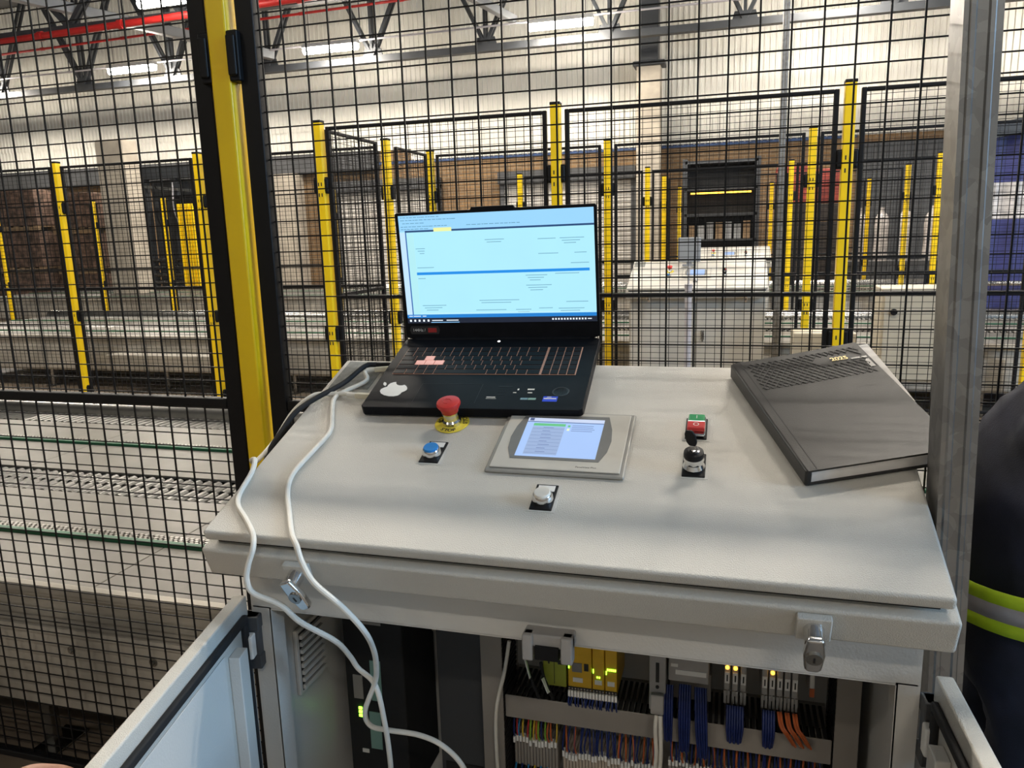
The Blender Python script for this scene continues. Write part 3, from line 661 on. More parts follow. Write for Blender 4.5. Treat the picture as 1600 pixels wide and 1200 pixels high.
tag(MB().box(.236, .262, .0725, .0735, Zt, Zt+.0003).box(.238, .254, .063, .0636, Zt, Zt+.0003).box(.238, .256, .0545, .055, Zt, Zt+.0003).box(.238, .252, .045, .0456, Zt, Zt+.0003).build('sticker_smallprint', M['lapgrey'], lap), kind='stuff')
MB().lathe([(.0125, 0), (.0135, .0004), (.0145, .0004), (.0148, 0)], 28, Tr(.349, .058, Zt)).build('round_sticker', M['lapgrey'], lap)
MB().cyl((.197, .240, Zt), (.197, .240, Zt+.0004), .0028, 14).build('power_button', M['ledw'], lap)
# lid
LA = 1.3034
LID = Tr(0, Dl_-.004, Zt-.002) @ Matrix(((1, 0, 0, 0), (0, math.cos(LA), -math.sin(LA), 0), (0, math.sin(LA), math.cos(LA), 0), (0, 0, 0, 1)))   # local y runs up the lid, local z faces the keyboard side
lid = MB().prism([(0, .006), (.012, .002), (.382, .002), (.394, .006), (.394, .249), (.391, .2515), (.2405, .2515), (.238, .2565), (.156, .2565), (.1535, .2515), (.003, .2515), (0, .249)], -.0065, 0).build('lid', M['lapblack'], lap, LID, bevel=.0012)
MB().cyl((.02, .0, -.002), (.374, .0, -.002), .006, 12).build('hinge_barrel', M['lapblack'], lid)
sx0, sx1, sy0, sy1 = .0072, .3885, .0345, .2460; SW, SH = sx1-sx0, sy1-sy0
def ui(name, u0, u1, v0, v1, col, lay=1, s=1.0, par=None):
    return MB().box(sx0+u0*SW, sx0+u1*SW, sy1-v1*SH, sy1-v0*SH, .0002, .0002+.0002*lay).build(name, emis('ui_'+'_'.join('%02d' % int(c*99) for c in col), col, s), par)
scr = ui('screen', 0, 1, 0, 1, (.40, .78, .93), 1, 1., lid)
ui('ribbon', 0, 1, 0, .145, (.30, .62, .94), 2, 1., scr)
ui('tab_bar', .03, 1, .135, .152, (.015, .06, .17), 3, 1., scr)
ui('active_tab', .185, .28, .118, .152, (.80, .84, .36), 4, 1., scr)
ui('side_strip', 0, .03, .15, .92, (.52, .74, .95), 2, 1., scr)
ui('side_rule', .030, .036, .15, .92, (.03, .12, .38), 3, 1., scr)
ui('gutter', .038, .075, .165, .915, (.42, .78, .84), 2, 1., scr)
ui('selected_bar', .075, .972, .520, .545, (.01, .25, .74), 4, 1., scr)
ui('status_bar', 0, 1, .918, .950, (.01, .20, .60), 4, 1., scr)
ui('task_bar', 0, 1, .950, 1, (.006, .012, .03), 5, 1., scr)
tx = MB()
def bar(u, v, wd, ht=.006): tx.box(sx0+u*SW, sx0+(u+wd)*SW, sy1-(v+ht)*SH, sy1-v*SH, .0002, .0007)
rnd = random.Random(3)
for v, u0, u1 in ((.015, .01, .22), (.04, .01, .30), (.068, .02, .14), (.098, .01, .26), (.120, .01, .15), (.10, .36, .62)):
    u = u0
    while u < u1:
        wd = rnd.uniform(.008, .03); bar(u, v, wd*.8); u += wd
for u, v, n, wd in ((.08, .30, 3, .05), (.45, .24, 2, .10), (.72, .25, 1, .09), (.83, .25, 3, .12), (.72, .38, 1, .10), (.90, .38, 1, .06), (.88, .47, 1, .09), (.08, .475, 1, .09), (.08, .575, 1, .04), (.65, .57, 3, .11), (.65, .66, 3, .13), (.80, .56, 1, .12), (.40, .79, 2, .21), (.85, .815, 1, .11), (.09, .83, 3, .13), (.38, .88, 1, .16), (.59, .88, 3, .08), (.71, .87, 1, .07), (.81, .875, 3, .13)):
    for k in range(n): bar(u+k*.01, v+k*.022, wd*(1-.25*k), .005)
tag(tx.build('screen_text', emis('ui_text', (.12, .30, .42), 1.), scr), kind='stuff')
tw = MB()
for u in (.012, .036, .06, .085, .11): tw.box(sx0+u*SW, sx0+(u+.010)*SW, sy1-.985*SH, sy1-.965*SH, .0002, .0014)
for u, wd in ((.135, .06), (.215, .065), (.955, .02)): tw.box(sx0+u*SW, sx0+(u+wd)*SW, sy1-.978*SH, sy1-.970*SH, .0002, .0014)
for k in range(12): tw.box(sx0+(.775+k*.015)*SW, sx0+(.783+k*.015)*SW, sy1-.982*SH, sy1-.966*SH, .0002, .0014)
for u, wd in ((.01, .02), (.035, .04), (.085, .02)): tw.box(sx0+u*SW, sx0+(u+wd)*SW, sy1-.936*SH, sy1-.929*SH, .0002, .0014)
tag(tw.build('task_bar_icons', emis('ui_icons', (.8, .88, .95), 1.), scr), kind='stuff')
ui('open_app_line', .13, .285, .990, .996, (.25, .55, .9), 6, 1., scr)
ui('gridline', .075, .972, .905, .908, (.62, .80, .80), 3, 1., scr)
bd = MB().prism([(.012, .012), (.070, .012), (.073, .020), (.070, .028), (.012, .028), (.009, .020)], 0, .0004).build('refresh_badge', M['lapgrey'], lid)
put(textmesh('144Hz /', .0085, M['white']), 'badge_lettering', bd, Tr(.029, .020, .0006)); MB().box(.048, .066, .0155, .0245, .0004, .0006).build('badge_stripe', M['wred'], bd)
# ================================================================== diary
ev = Vector((0, math.cos(TILT), math.sin(TILT))); ex = Vector((1, 0, 0)); en = Vector((0, -math.sin(TILT), math.cos(TILT)))
DO = Vector((-.7442, .898, .9158))
def desk(s, v, n=0): return DO+ex*s+ev*v+en*n
bx = ex*.943+ev*.333; by = ex*-.333+ev*.943
DT = axes(desk(.853, .188, .001), bx, by, en)
dr = thing('diary', 'large black desk diary dated 2025 lying on the console', 'diary', DT)
BW, BL_, BH = .212, .306, .026
MB().box(0, BW, 0, BL_, 0, .003).build('back_cover', M['diary'], dr, bevel=.001, seg=1)
MB().box(.004, BW-.005, .004, BL_-.004, .003, BH-.003).build('page_block', M['paper'], dr)
n = 10; fc = MB(); vs = []
for i in range(n+1):
    x = BW*i/n
    for j in (0, 1):
        lift = .006*(i/n)**2 if j else .0
        vs += [(x, j*BL_, BH-.003+lift), (x, j*BL_, BH+lift)]
fs = []
for i in range(n):
    a, b = i*4, i*4+4
    fs += [(a+1, b+1, b+3, a+3), (a, a+2, b+2, b), (a, b, b+1, a+1), (a+2, a+3, b+3, b+2)]
fs += [(0, 1, 3, 2), (n*4, n*4+2, n*4+3, n*4+1)]
fc.add(vs, fs).build('front_cover', M['diary'], dr)
MB().box(-.004, .006, 0, BL_, 0, BH).build('spine', M['diary'], dr, bevel=.003)
MB().box(.012, .0135, 0, BL_, BH-.0003, BH+.0003).build('cover_groove', M['diaryline'], dr)
lat = MB(); y0, y1 = .205, BL_-.006
def z_at(x, y): return BH+.006*(x/BW)**2*(y/BL_)+.0004
def clipped(xa, ya, dx, dy):
    ts = []; k = 14; prev = None
    for i in range(k+1):
        x, y = xa+dx*i/k, ya+dy*i/k
        ok = .016 < x < BW-.004 and y0 < y < y1 and not (.128 < x < .196 and .255 < y < .275)
        if ok and prev: lat.bar(prev, (x, y, z_at(x, y)), .0015, .0009, False)
        prev = (x, y, z_at(x, y)) if ok else None
h = y1-y0
for i in range(-9, 24):
    clipped(i*.0105, y0, h*.75, h); clipped(i*.0105, y1, h*.75, -h)
tag(lat.build('embossed_lattice', M['diaryline'], dr), kind='stuff')
put(textmesh('2025', .0145, M['gold'], .0001, bold=.0003), 'year_lettering', dr, Tr(.165, .2645, z_at(.165, .2645)+.0008))
sh = MB(); sv = []
for k in range(9):
    y = BL_*.985-.20*k/8; ou = .018*(1-k/8)**.7+.001
    for dz in (0, .0008): sv += [(BW-.02, y, BH-.004+dz+.003*(1-k/8)), (BW+ou, y, BH-.004+dz+.005*(1-k/8))]
sf = []
for k in range(8):
    a, b = k*4, k*4+4
    sf += [(a+2, a+3, b+3, b+2), (a, b, b+1, a+1), (a+1, b+1, b+3, a+3)]
sh.add(sv, sf).build('loose_page', M['paper'], dr)
MB().box(BW-.03, BW-.004, BL_-.05, BL_-.046, BH+.0045, BH+.0052).box(BW-.012, BW-.004, BL_-.08, BL_-.055, BH+.0042, BH+.0050).build('page_tab', M['paper'], dr)
# ================================================================== cables on the desk
def cable(name, label, pts, r, m='cable', plug=None):
    t = thing(name, label, 'cable'); MB().tube(pts, r, 10, 8).build('cable_jacket', M[m], t)
    if plug:
        p, q, sz, pm = plug; MB().bar(p, q, sz, sz*.75).build('plug', M[pm], t, bevel=.001, seg=1)
        d = (Vector(q)-Vector(p)); MB().cyl(Vector(q), Vector(q)+d*.6, sz*.38, 10, r).build('strain_relief', M[m], t)
    return t
L = lambda x, y, z: tuple(LT @ Vector((x, y, z)))
p1a, p1b = L(-.002, .150, .011), L(-.030, .146, .011)
cable('network_cable', 'white network cable crossing the desk and looping into the cabinet', [p1b, L(-.048, .138, .010), desk(.085, .420, .008), desk(.052, .378, .006), desk(.048, .352, .0045), desk(.0685, .3045, .0045), desk(.0875, .2565, .0045), desk(.084, .20, .0045), desk(.0795, .143, .0045), desk(.091, .101, .0045), desk(.121, .051, .0045), desk(.150, .006, .005), (-.575, .882, .914), (-.564, .875, .893), (-.543, .868, .868), (-.503, .870, .835), (-.478, .88, .797), (-.487, .92, .745), (-.503, .955, .695), (-.518, .975, .653), (-.541, .98, .598), (-.536, .985, .569), (-.505, .985, .566), (-.452, .985, .566), (-.412, .985, .553), (-.380, .985, .520), (-.365, .985, .46)], .0042, 'cable', (p1a, p1b, .012, 'plug'))
p2a, p2b = L(-.002, .052, .010), L(-.032, .054, .010)
cable('network_cable', 'white network cable hanging over the left desk edge and down into the cabinet', [p2b, L(-.055, .062, .008), (-.715, 1.243, 1.052), (-.742, 1.232, 1.050), (-.768, 1.205, 1.025), (-.775, 1.15, .985), (-.774, 1.09, .965), (-.764, 1.062, .975), (-.746, 1.046, .981), desk(.006, .135, .0045), desk(.0155, .085, .0045), desk(.030, .056, .0045), desk(.061, .028, .0045), desk(.091, -.002, .006), (-.643, .878, .908), (-.650, .872, .882), (-.653, .870, .860), (-.645, .872, .840), (-.608, .880, .822), (-.588, .895, .79), (-.555, .93, .745), (-.552, .965, .700), (-.547, .978, .673), (-.519, .978, .647), (-.507, .978, .582), (-.503, .98, .514), (-.503, .98, .44)], .0042, 'cable', (p2a, p2b, .0125, 'plug'))
p3a, p3b = L(-.002, .168, .010), L(-.034, .166, .011)
cable('power_cable', 'black laptop power cable drooping over the left desk edge', [p3b, L(-.055, .155, .013), desk(.047, .405, .012), desk(.018, .352, .012), desk(-.006, .315, .006), (-.764, 1.165, 1.005), (-.772, 1.12, .965), (-.776, 1.10, .90), (-.778, 1.10, .60), (-.78, 1.10, -.13)], .0048, 'rubber', (p3a, p3b, .011, 'black'))
# ================================================================== cabinet interior
def duct(label, x0, x1, z0, z1, vert=False):
    t = thing('cable_duct', label, 'cable duct', Tr((x0+x1)/2, 1.344, z0)); w, h = x1-x0, z1-z0
    MB().box(-w/2, w/2, -.108, -.104, 0, h).build('duct_cover', M['duct'], t, bevel=.0015, seg=1)
    fing = MB(); k = 0
    if vert:
        z = .004
        while z < h-.006: fing.box(-w/2, -w/2+.002, -.102, -.01, z, z+.006).box(w/2-.002, w/2, -.102, -.01, z, z+.006); z += .0105
    else:
        x = -w/2+.002
        while x < w/2-.006: fing.box(x, x+.006, -.102, -.01, 0, .002).box(x, x+.006, -.102, -.01, h-.002, h); x += .0105
    tag(fing.build('duct_fingers', M['dark'], t), kind='stuff'); MB().box(-w/2, w/2, -.01, 0, 0, h).build('duct_base', M['duct'], t)
duct('upright grey cable duct at the left of the mounting plate', -.434, -.392, .07, .77, True)
duct('upright grey cable duct at the right of the mounting plate', .186, .224, .07, .77, True)
duct('horizontal grey cable duct under the yellow safety relays', -.388, .183, .440, .486)
duct('lower horizontal cable duct at the bottom of the mounting plate', -.388, .183, .215, .265)
def device(name, label, cat, x0, x1, z0, z1, yf, m, group=None):
    t = thing(name, label, cat, Tr((x0+x1)/2, 1.344, z0), group); w, h, d = x1-x0, z1-z0, 1.344-yf
    MB().box(-w/2+.0006, w/2-.0006, -d, -.001, 0, h).build('housing', M[m], t, bevel=.0015, seg=1)
    return t, w, h, d
def ferrules(t, w, y, z, n, up, wire='wblue', ln=.045):
    for k in range(n):
        x = -w/2+w*(k+.5)/n
        MB().box(x-.0021, x+.0021, y-.002, y+.002, z, z+up*.012).build('wire_marker', M['white'], t)
        MB().tube([(x, y, z+up*.010), (x+random.uniform(-.003, .003), y-.006, z+up*.024), (x+random.uniform(-.004, .004), y+.012, z+up*ln)], .0015, 5, 3).build('wire', M[wire], t)
for i, (a, b, lab) in enumerate(((-.268, -.223, 'wide yellow safety relay with small display'), (-.223, -.200, 'slim yellow safety relay next to the wide one'), (-.200, -.177, 'slim yellow safety relay with a row of green lights'))):
    t, w, h, d = device('safety_relay', lab+' in the cabinet', 'relay', a, b, .512, .612, 1.24, 'relay')
    MB().box(-w/2+.001, w/2-.001, -d-.0005, -d+.012, .092, .0985).box(-w/2+.001, w/2-.001, -d-.0005, -d+.012, .001, .008).build('terminal_row', M['dark'], t)
    ns = 8 if i == 0 else 4
    sc_ = MB()
    for k in range(ns):
        x = -w/2+w*(k+.5)/ns; sc_.cyl((x, -d-.001, .0955), (x, -d+.002, .0955), .0016, 8).cyl((x, -d-.001, .0045), (x, -d+.002, .0045), .0016, 8)
    tag(sc_.build('terminal_screws', M['steel'], t), kind='stuff')
    MB().box(-w*.28, w*.28 if i else w*.12, -d-.001, -d+.001, .018, .027).build('name_label', M['white'], t)
    if i == 0:
        MB().box(-.014, .004, -d-.001, -d+.001, .038, .056).build('display', M['hmibez'], t); MB().box(.008, .016, -d-.001, -d+.001, .042, .056).build('keypad', M['dark'], t); MB().box(-.021, -.019, -d-.001, -d, .044, .054).build('status_light', M['ledg'], t)
    elif i == 1:
        MB().box(-.010, -.0085, -d-.001, -d, .040, .048).build('status_light', M['ledg'], t)
        for x in (-.003, .001): MB().box(x, x+.0022, -d-.001, -d, .031, .034).build('status_light', M['ledg'], t)
    else:
        for k in range(5): MB().box(-.007+k*.0034, -.0048+k*.0034, -d-.001, -d, .048, .052).build('status_light', M['ledg'], t)
        MB().box(-.0095, -.008, -d-.001, -d, .040, .047).build('status_light', M['ledg'], t)
    ferrules(t, w, -d-.001, .0, ns, -1)
t, w, h, d = device('bus_coupler', 'relay yellow bus coupler with painted shade, left of the yellow relays', 'coupler', -.316, -.271, .512, .612, 1.245, 'relayshade')
MB().box(-.018, -.016, -d-.001, -d, .065, .092).build('status_light', M['ledg'], t); MB().box(.001, .003, -d-.001, -d, .088, .090).build('status_light', M['ledg'], t)
MB().box(.006, .018, -d-.001, -d+.002, .045, .062).build('network_port', M['dark'], t, bevel=.001, seg=1); MB().box(-.012, -.009, -d-.001, -d+.001, .045, .066).build('slot', M['dark'], t); MB().box(-.001, .0, -d-.0005, -d+.001, .005, .095).build('housing_seam', M['dark'], t)
t, w, h, d = device('network_plug', 'grey hooded network plug on the module in the cabinet', 'plug', -.120, -.090, .505, .625, 1.225, 'module')
MB().box(-.011, .012, -d-.012, -d, -.002, .036).build('plug_hood', M['module'], t, bevel=.003); MB().box(-.003, .003, -d-.001, -d+.001, .055, .092).build('slot', M['dark'], t); MB().cyl((0, -d-.002, .046), (0, -d, .046), .003, 12).build('screw', M['dark'], t)
t, w, h, d = device('interface_module', 'grey interface module with white printed label', 'module', -.088, -.018, .560, .625, 1.235, 'module')
MB().box(-.022, .030, -d-.001, -d, .014, .023).build('printed_label', M['white'], t); MB().box(-.030, -.018, -d-.001, -d, .028, .034).build('small_label', M['white'], t)
t, w, h, d = device('interface_module', 'lower dark base of the interface module behind blue wires', 'module', -.088, -.014, .505, .558, 1.27, 'duct')
def bundle(label, x, z0, z1, m, n, fan=0.):
    t = thing('wire_bundle', label, 'wires', Tr(x, 1.235, z0))
    for k in range(n):
        o = (k-(n-1)/2)*.0042
        MB().tube([(o, 0, 0), (o+fan*.15, -.010, -.02), (o+fan*.5, -.014, (z1-z0)*.55), (o*.8+fan, -.002-.004*(k % 2), z1-z0)], .0022, 6, 5).build('wire', M[m], t)
    return t
bundle('left blue wire bundle hanging from the interface module', -.086, .552, .445, 'wblue', 4, .0)
bundle('middle blue wire bundle hanging from the interface module', -.058, .556, .428, 'wblue', 5, .0)
bundle('right blue wire bundle hanging from the interface module', -.032, .554, .420, 'wblue', 5, .006)
rl = [(.006+i*.0135, i < 2) for i in range(3)]+[(.068+i*.0122, i == 1) for i in range(5)]
for i, (x, lit) in enumerate(rl):
    t, w, h, d = device('slim_relay', 'slim relay with white marker, %s from left in the relay row' % ORD[i], 'relay', x, x+.0115, .535, .630, 1.25, 'module', 'slim relays in a row')
    MB().box(-.0040, .0040, -d-.001, -d+.001, .025, .046).build('marker', M['white'], t); MB().box(-.001, .0012, -d-.0015, -d, .029, .041).build('marker_print', M['dark'], t)
    if lit: MB().cyl((0, -d-.002, .055), (0, -d, .055), .0032, 10).build('status_light', M['ledo'], t)
    for q in (-.003, .003): MB().box(q-.002, q+.002, -d-.003, -d+.001, -.012, .012).build('terminal_clamp', M['module'], t)
bundle('blue wires below the left slim relays', .026, .528, .46, 'wblue', 7, 0)
bundle('blue wires below the middle slim relays', .081, .528, .46, 'wblue', 5, 0)
for i in range(3): bundle('orange wire pair, %s from left below the slim relays' % ORD[i], .098+i*.0122, .528, .470, 'worange', 2, .026)
t, w, h, d = device('end_bracket', 'white and orange end clip at the right of the relay row', 'clip', .148, .158, .535, .60, 1.28, 'white'); MB().box(-.004, .004, -d-.001, -d+.002, .0, .016).build('orange_tip', M['worange'], t)
# lower terminal strips
cl = ['wred', 'worange', 'wyel', 'wcyan', 'wblue', 'wgreen']
def strip(label, x0, x1, cols, m='term', zc=.335):
    t = thing('terminal_strip', label, 'terminals', Tr(x0, 1.344, zc)); n = int((x1-x0)/.0062)
    me = MB().box(.0003, .0057, -.075, 0, -.028, .028).mesh('terminal_block', M[m], .0008, 1); mk_ = MB().box(.0008, .0052, -.083, -.073, .022, .034).mesh('wire_marker', M['white'])
    for k in range(n):
        put(me, 'terminal_block', t, Tr(k*.0062, 0, 0)); put(mk_, 'wire_marker', t, Tr(k*.0062, random.uniform(-.004, .002), random.uniform(-.002, .008)))
        c = cols[k % len(cols)] if len(cols) < 4 else random.choice(cols)
        MB().tube([(k*.0062+.003, -.078, .030), (k*.0062+.003+random.uniform(-.004, .004), -.086, .055), (k*.0062+.003+random.uniform(-.004, .004), -.07, .098)], .0016, 5, 3).build('wire', M[c], t)
        if k % 2 == 0: MB().tube([(k*.0062+.003, -.076, -.024), (k*.0062+.003, -.088, -.05), (k*.0062+.003, -.06, -.08)], .0018, 5, 3).build('wire', M[random.choice(cols)], t)
strip('left terminal strip with multicoloured wires at the cabinet bottom', -.382, -.292, cl, 'duct', .345)
strip('middle beige terminal strip with blue wires at the cabinet bottom', -.286, -.100, ['wblue', 'wblue', 'wblue', 'worange'], 'term', .330)
strip('right terminal strip with blue and orange wires at the cabinet bottom', -.088, .178, ['wblue', 'worange', 'wblue'], 'duct', .345)
# drive in the left compartment
t = thing('frequency_drive', 'tall black drive with teal front labels in the left compartment', 'drive', Tr(-.640, 1.36, .24))
MB().box(-.062, .062, -.155, 0, 0, .40).build('housing', M['rubber'], t, bevel=.004)
MB().box(-.008, .014, -.1565, -.154, .215, .300).build('teal_label', M['teal'], t); MB().box(-.016, .008, -.1565, -.154, .110, .190).build('teal_label', M['teal'], t)
MB().box(-.046, -.026, -.1565, -.154, .215, .265).build('rating_plate', M['ppaint'], t); MB().box(-.036, -.022, -.1565, -.154, .098, .106).build('white_label', M['white'], t)
for z in (.176, .184, .192): MB().box(-.038, -.031, -.157, -.154, z, z+.005).build('status_light', M['ledg'], t)
MB().box(-.02, .02, -.1565, -.154, .375, .380).build('name_strip', M['ppaint'], t)
t = thing('document_card', 'tan card standing at the back of the left compartment', 'card', Tr(-.548, 1.352, .54)); MB().prism([(-.03, -.01), (.028, .035), (.028, .10), (-.03, .06)], -.001, .001, Matrix.Rotation(PI/2, 4, 'X')).build('card_sheet', M['beige'], t)
t, w, h, d = device('filter_unit', 'dark grey filter unit beside the left cable duct', 'filter', -.545, -.445, .08, .60, 1.29, 'darkgrey')
MB().box(-.04, .04, -d-.002, -d, .10, .20).build('front_vent', M['dark'], t)
cable('patch_cable', 'grey patch cable hanging from the network plug into the cabinet', [(-.104, 1.20, .512), (-.105, 1.192, .49), (-.103, 1.19, .44), (-.110, 1.19, .395), (-.128, 1.19, .36), (-.15, 1.20, .335)], .0035, 'cable')
cable('patch_cable', 'second grey patch cable beside the network plug cable', [(-.097, 1.20, .512), (-.096, 1.192, .49), (-.095, 1.188, .44), (-.099, 1.188, .39), (-.104, 1.19, .34), (-.11, 1.2, .30)], .0035, 'cable')
cable('patch_cable', 'grey patch cable running down along the left cable duct', [(-.375, 1.232, .60), (-.384, 1.225, .54), (-.400, 1.222, .47), (-.404, 1.222, .40), (-.402, 1.222, .30), (-.40, 1.225, .15)], .0035, 'cable')
for i, (pts, lab) in enumerate((([(-.33, 1.24, .61), (-.345, 1.235, .57), (-.335, 1.23, .535), (-.322, 1.235, .49)], 'dark tagged wire nearest the left duct'), ([(-.318, 1.24, .56), (-.312, 1.235, .535), (-.300, 1.23, .51), (-.296, 1.24, .488)], 'dark tagged wire below the bus coupler'))):
    t = cable('tagged_wire', lab, pts, .003, 'rubber')
    p, q = Vector(pts[1]), Vector(pts[2]); MB().bar(p.lerp(q, .0)+Vector((0, -.004, 0)), p.lerp(q, 1)+Vector((0, -.004, 0)), .010, .002).build('tag_sleeve', M['white'], t)
# ================================================================== far equipment
def pallet(t, w, d, m, z=0.):
    for y in (-d/2+.05, 0, d/2-.05): MB().box(-w/2, w/2, y-.05, y+.05, z, z+.1).build('pallet_runner', M[m], t)
    for k in range(5): x = -w/2+.06+k*(w-.12)/4; MB().box(x-.05, x+.05, -d/2, d/2, z+.1, z+.125).build('pallet_board', M[m], t)
def stack(x, y, w, tiers, h, label, m='brownstack'):
    t = thing('pallet_stack', label, 'pallet stack', Tr(x, y, FZ)); pallet(t, w, 1.0, 'bluepallet')
    for k in range(tiers):
        z = .13+k*(h+.13)
        if k: pallet(t, w, 1.0, 'wood', z-.128)
        MB().box(-w/2+.02, w/2-.02, -.48, .48, z, z+h).build('brick_load', M[m], t, bevel=.02, seg=1)
        for q in (-.25, .25): MB().box(w*q-.012, w*q+.012, -.484, .484, z-.002, z+h+.003).build('strap', M['dark'], t)
stack(-17.1, 14.6, 1.25, 3, .78, 'leftmost tall stack of brown loads on blue pallets')
stack(-15.7, 14.5, 1.25, 3, .80, 'second tall stack of brown loads, just left of a yellow post')
stack(-14.2, 14.6, 1.10, 3, .76, 'third tall stack of brown loads beside the control desk machine')
t = thing('machine_control', 'grey machine control box with bright panel at far left', 'control box', Tr(-13.0, 14.6, FZ))
MB().box(-.28, .28, -.2, .2, 0, 1.35).build('pedestal', M['darkgrey'], t, bevel=.02); MB().box(-.36, .36, -.26, .2, 1.35, 2.35).build('control_head', M['beamgrey'], t, bevel=.03); MB().box(-.26, .26, -.27, -.255, 1.75, 2.15).build('panel_window', M['dark'], t); MB().box(-.34, .34, -.40, -.26, 1.36, 1.42).build('shelf', M['white'], t)
t = thing('palletiser', 'dark steel gantry machine with hoses behind the left fence', 'machine', Tr(-11.4, 14.6, FZ))
for x in (-1.15, -.35, .45, 1.25): MB().box(x-.07, x+.07, -.07, .07, 0, 3.1).build('gantry_leg', M['trussgrey'], t)
MB().box(-1.3, 1.4, -.1, .1, 2.9, 3.15).build('gantry_beam', M['trussgrey'], t); MB().box(-1.25, 1.35, .3, .34, .3, 2.9).build('back_guard', M['darkgrey'], t)
for k in range(5): MB().cyl((-1.2, -.05, .5+k*.16), (1.3, -.05, .5+k*.16), .05, 10).build('machine_roller', M['steel'], t)
MB().bar((-1.1, -.1, 2.75), (1.1, -.1, 2.5), .06, .06).build('machine_rail', M['steel'], t); MB().box(-.2, .5, -.3, .2, 2.05, 2.5).build('gripper_head', M['black'], t, bevel=.03); MB().box(.62, .95, -.32, -.1, 2.28, 2.38).build('warning_light', M['red'], t)
for k in range(4): MB().tube([(-.8+k*.5, -.15, 2.8), (-.75+k*.5, -.25, 2.2), (-.55+k*.5, -.22, 1.6), (-.6+k*.5, -.1, .9)], .018, 6, 5).build('hose', M['lilac' if k % 2 else 'black'], t)
t = thing('yellow_guard', 'tall ribbed yellow machine guard beside a fence post at left', 'guard', Tr(-10.9, 13.75, FZ))
MB().box(-.17, .17, .02, .05, .3, 2.25).build('guard_back', M['yellow'], t)
for x in (-.16, -.08, 0, .08, .16): MB().box(x-.022, x+.022, -.02, .02, .3, 2.3).build('guard_rib', M['yellow'], t)
MB().box(-.18, .18, -.03, .06, 0, .3).build('guard_foot', M['black'], t)
def crates(x, y, label):
    t = thing('crate_stack', label, 'crates', Tr(x, y, FZ))
    for k in range(8):
        m = 'crate' if k < 6 else 'cratered'; z = k*.315
        c = MB().box(-.29, .29, -.2, .2, z, z+.30).build('crate', M[m], t, bevel=.01, seg=1)
        for q in range(3): MB().box(-.30, .30, -.21, .21, z+.05+q*.09, z+.075+q*.09).build('crate_rib', M[m], c)
crates(1.02, 14.6, 'stack of dark crates with red ones on top, left of a yellow post'); crates(1.60, 15.6, 'stack of dark crates with red ones on top, right of a yellow post')
t = thing('steel_rack', 'dark steel rack with orange lamp seen above the second console', 'rack', Tr(-.25, 17.6, FZ))
for x in (-.75, .75): MB().box(x-.05, x+.05, -.3, .3, 0, 2.95).build('rack_upright', M['trussgrey'], t)
MB().box(-.72, .72, .28, .3, 0, 2.9).build('rack_back', M['dark'], t)
for z in (.5, 1.2, 1.75, 2.3, 2.85): MB().box(-.75, .75, -.3, .3, z, z+.06).build('rack_shelf', M['trussgrey'], t)
for k in range(7): MB().box(-.66+k*.19, -.52+k*.19, -.2, .2, 1.26, 1.26+.2+.2*random.random()).build('stored_part', M['wood' if k % 3 == 0 else 'beamgrey'], t)
MB().box(-.62, .62, -.32, -.3, 2.22, 2.25).build('orange_strip_lamp', M['ledo'], t)
t = thing('storage_table', 'low dark table carrying the white wrapped bundles', 'table', Tr(2.85, 14.6, FZ))
MB().box(-.95, .95, -.35, .35, .80, .86).build('table_top', M['darkgrey'], t)
for x in (-.9, 0, .9): MB().box(x-.04, x+.04, -.3, -.22, 0, .8).box(x-.04, x+.04, .22, .3, 0, .8).build('table_legs', M['darkgrey'], t); 
for z in (.25, .5): MB().cyl((-.95, -.34, z), (.95, -.34, z), .025, 8).build('table_rail', M['steel'], t)
for i, (x, wd, hh) in enumerate(((2.12, .20, .80), (2.46, .22, .80), (2.83, .21, .82), (3.24, .23, .80))):
    t = thing('wrapped_bundle', 'shiny white wrapped bundle, %s from left on the dark table' % ORD[i], 'bundle', Tr(x, 14.55, .862+FZ), 'wrapped bundles')
    MB().lathe([(wd*.5, 0), (wd*.56, .1), (wd*.50, .35), (wd*.54, .6), (wd*.46, hh-.06), (wd*.30, hh)], 9).build('wrapped_body', M['wrap'], t, ang=15); MB().lathe([(wd*.2, hh), (wd*.12, hh+.06), (wd*.18, hh+.1)], 8).build('wrap_knot', M['wrap'], t)
t = thing('dock_curtain', 'dark blue and white dock curtain at the far right', 'curtain', Tr(4.4, 10.6, FZ))
for z0, z1, m in ((.42, 1.5, 'bluecurtain'), (1.5, 1.93, 'wrap'), (1.93, 2.5, 'bluecurtain')):
    c = MB(); xs = [-1.75+i*.07 for i in range(51)]; c.add([(x, .03*math.sin(i*1.3), z0) for i, x in enumerate(xs)]+[(x, .03*math.sin(i*1.3), z1) for i, x in enumerate(xs)], [(i, i+1, 52+i, 51+i) for i in range(50)]); c.build('curtain_band', M[m], t)
MB().bar((-1.8, -.1, 2.45), (1.8, -.1, 3.1), .2, .16).build('canopy_beam', M['trussgrey'], t); MB().box(-1.8, -1.7, .0, .1, 0, 2.5).box(1.7, 1.8, 0, .1, 0, 2.5).build('curtain_posts', M['trussgrey'], t); MB().cyl((-1.75, -.2, .75), (1.75, -.2, .75), .03, 10).build('hand_rail', M['steel'], t)
t = thing('junction_cabinet', 'beige box cabinet on legs left of the galvanised upright', 'cabinet', Tr(1.18, 5.3, 0))
MB().box(-.28, .28, -.14, .16, .36, .945).build('cabinet_body', M['beige'], t, bevel=.01); MB().box(-.265, .265, -.15, -.138, .375, .90).build('cabinet_door', M['beige'], t, bevel=.004); MB().cyl((-.21, -.16, .80), (-.21, -.145, .80), .02, 14).build('door_lock', M['black'], t)
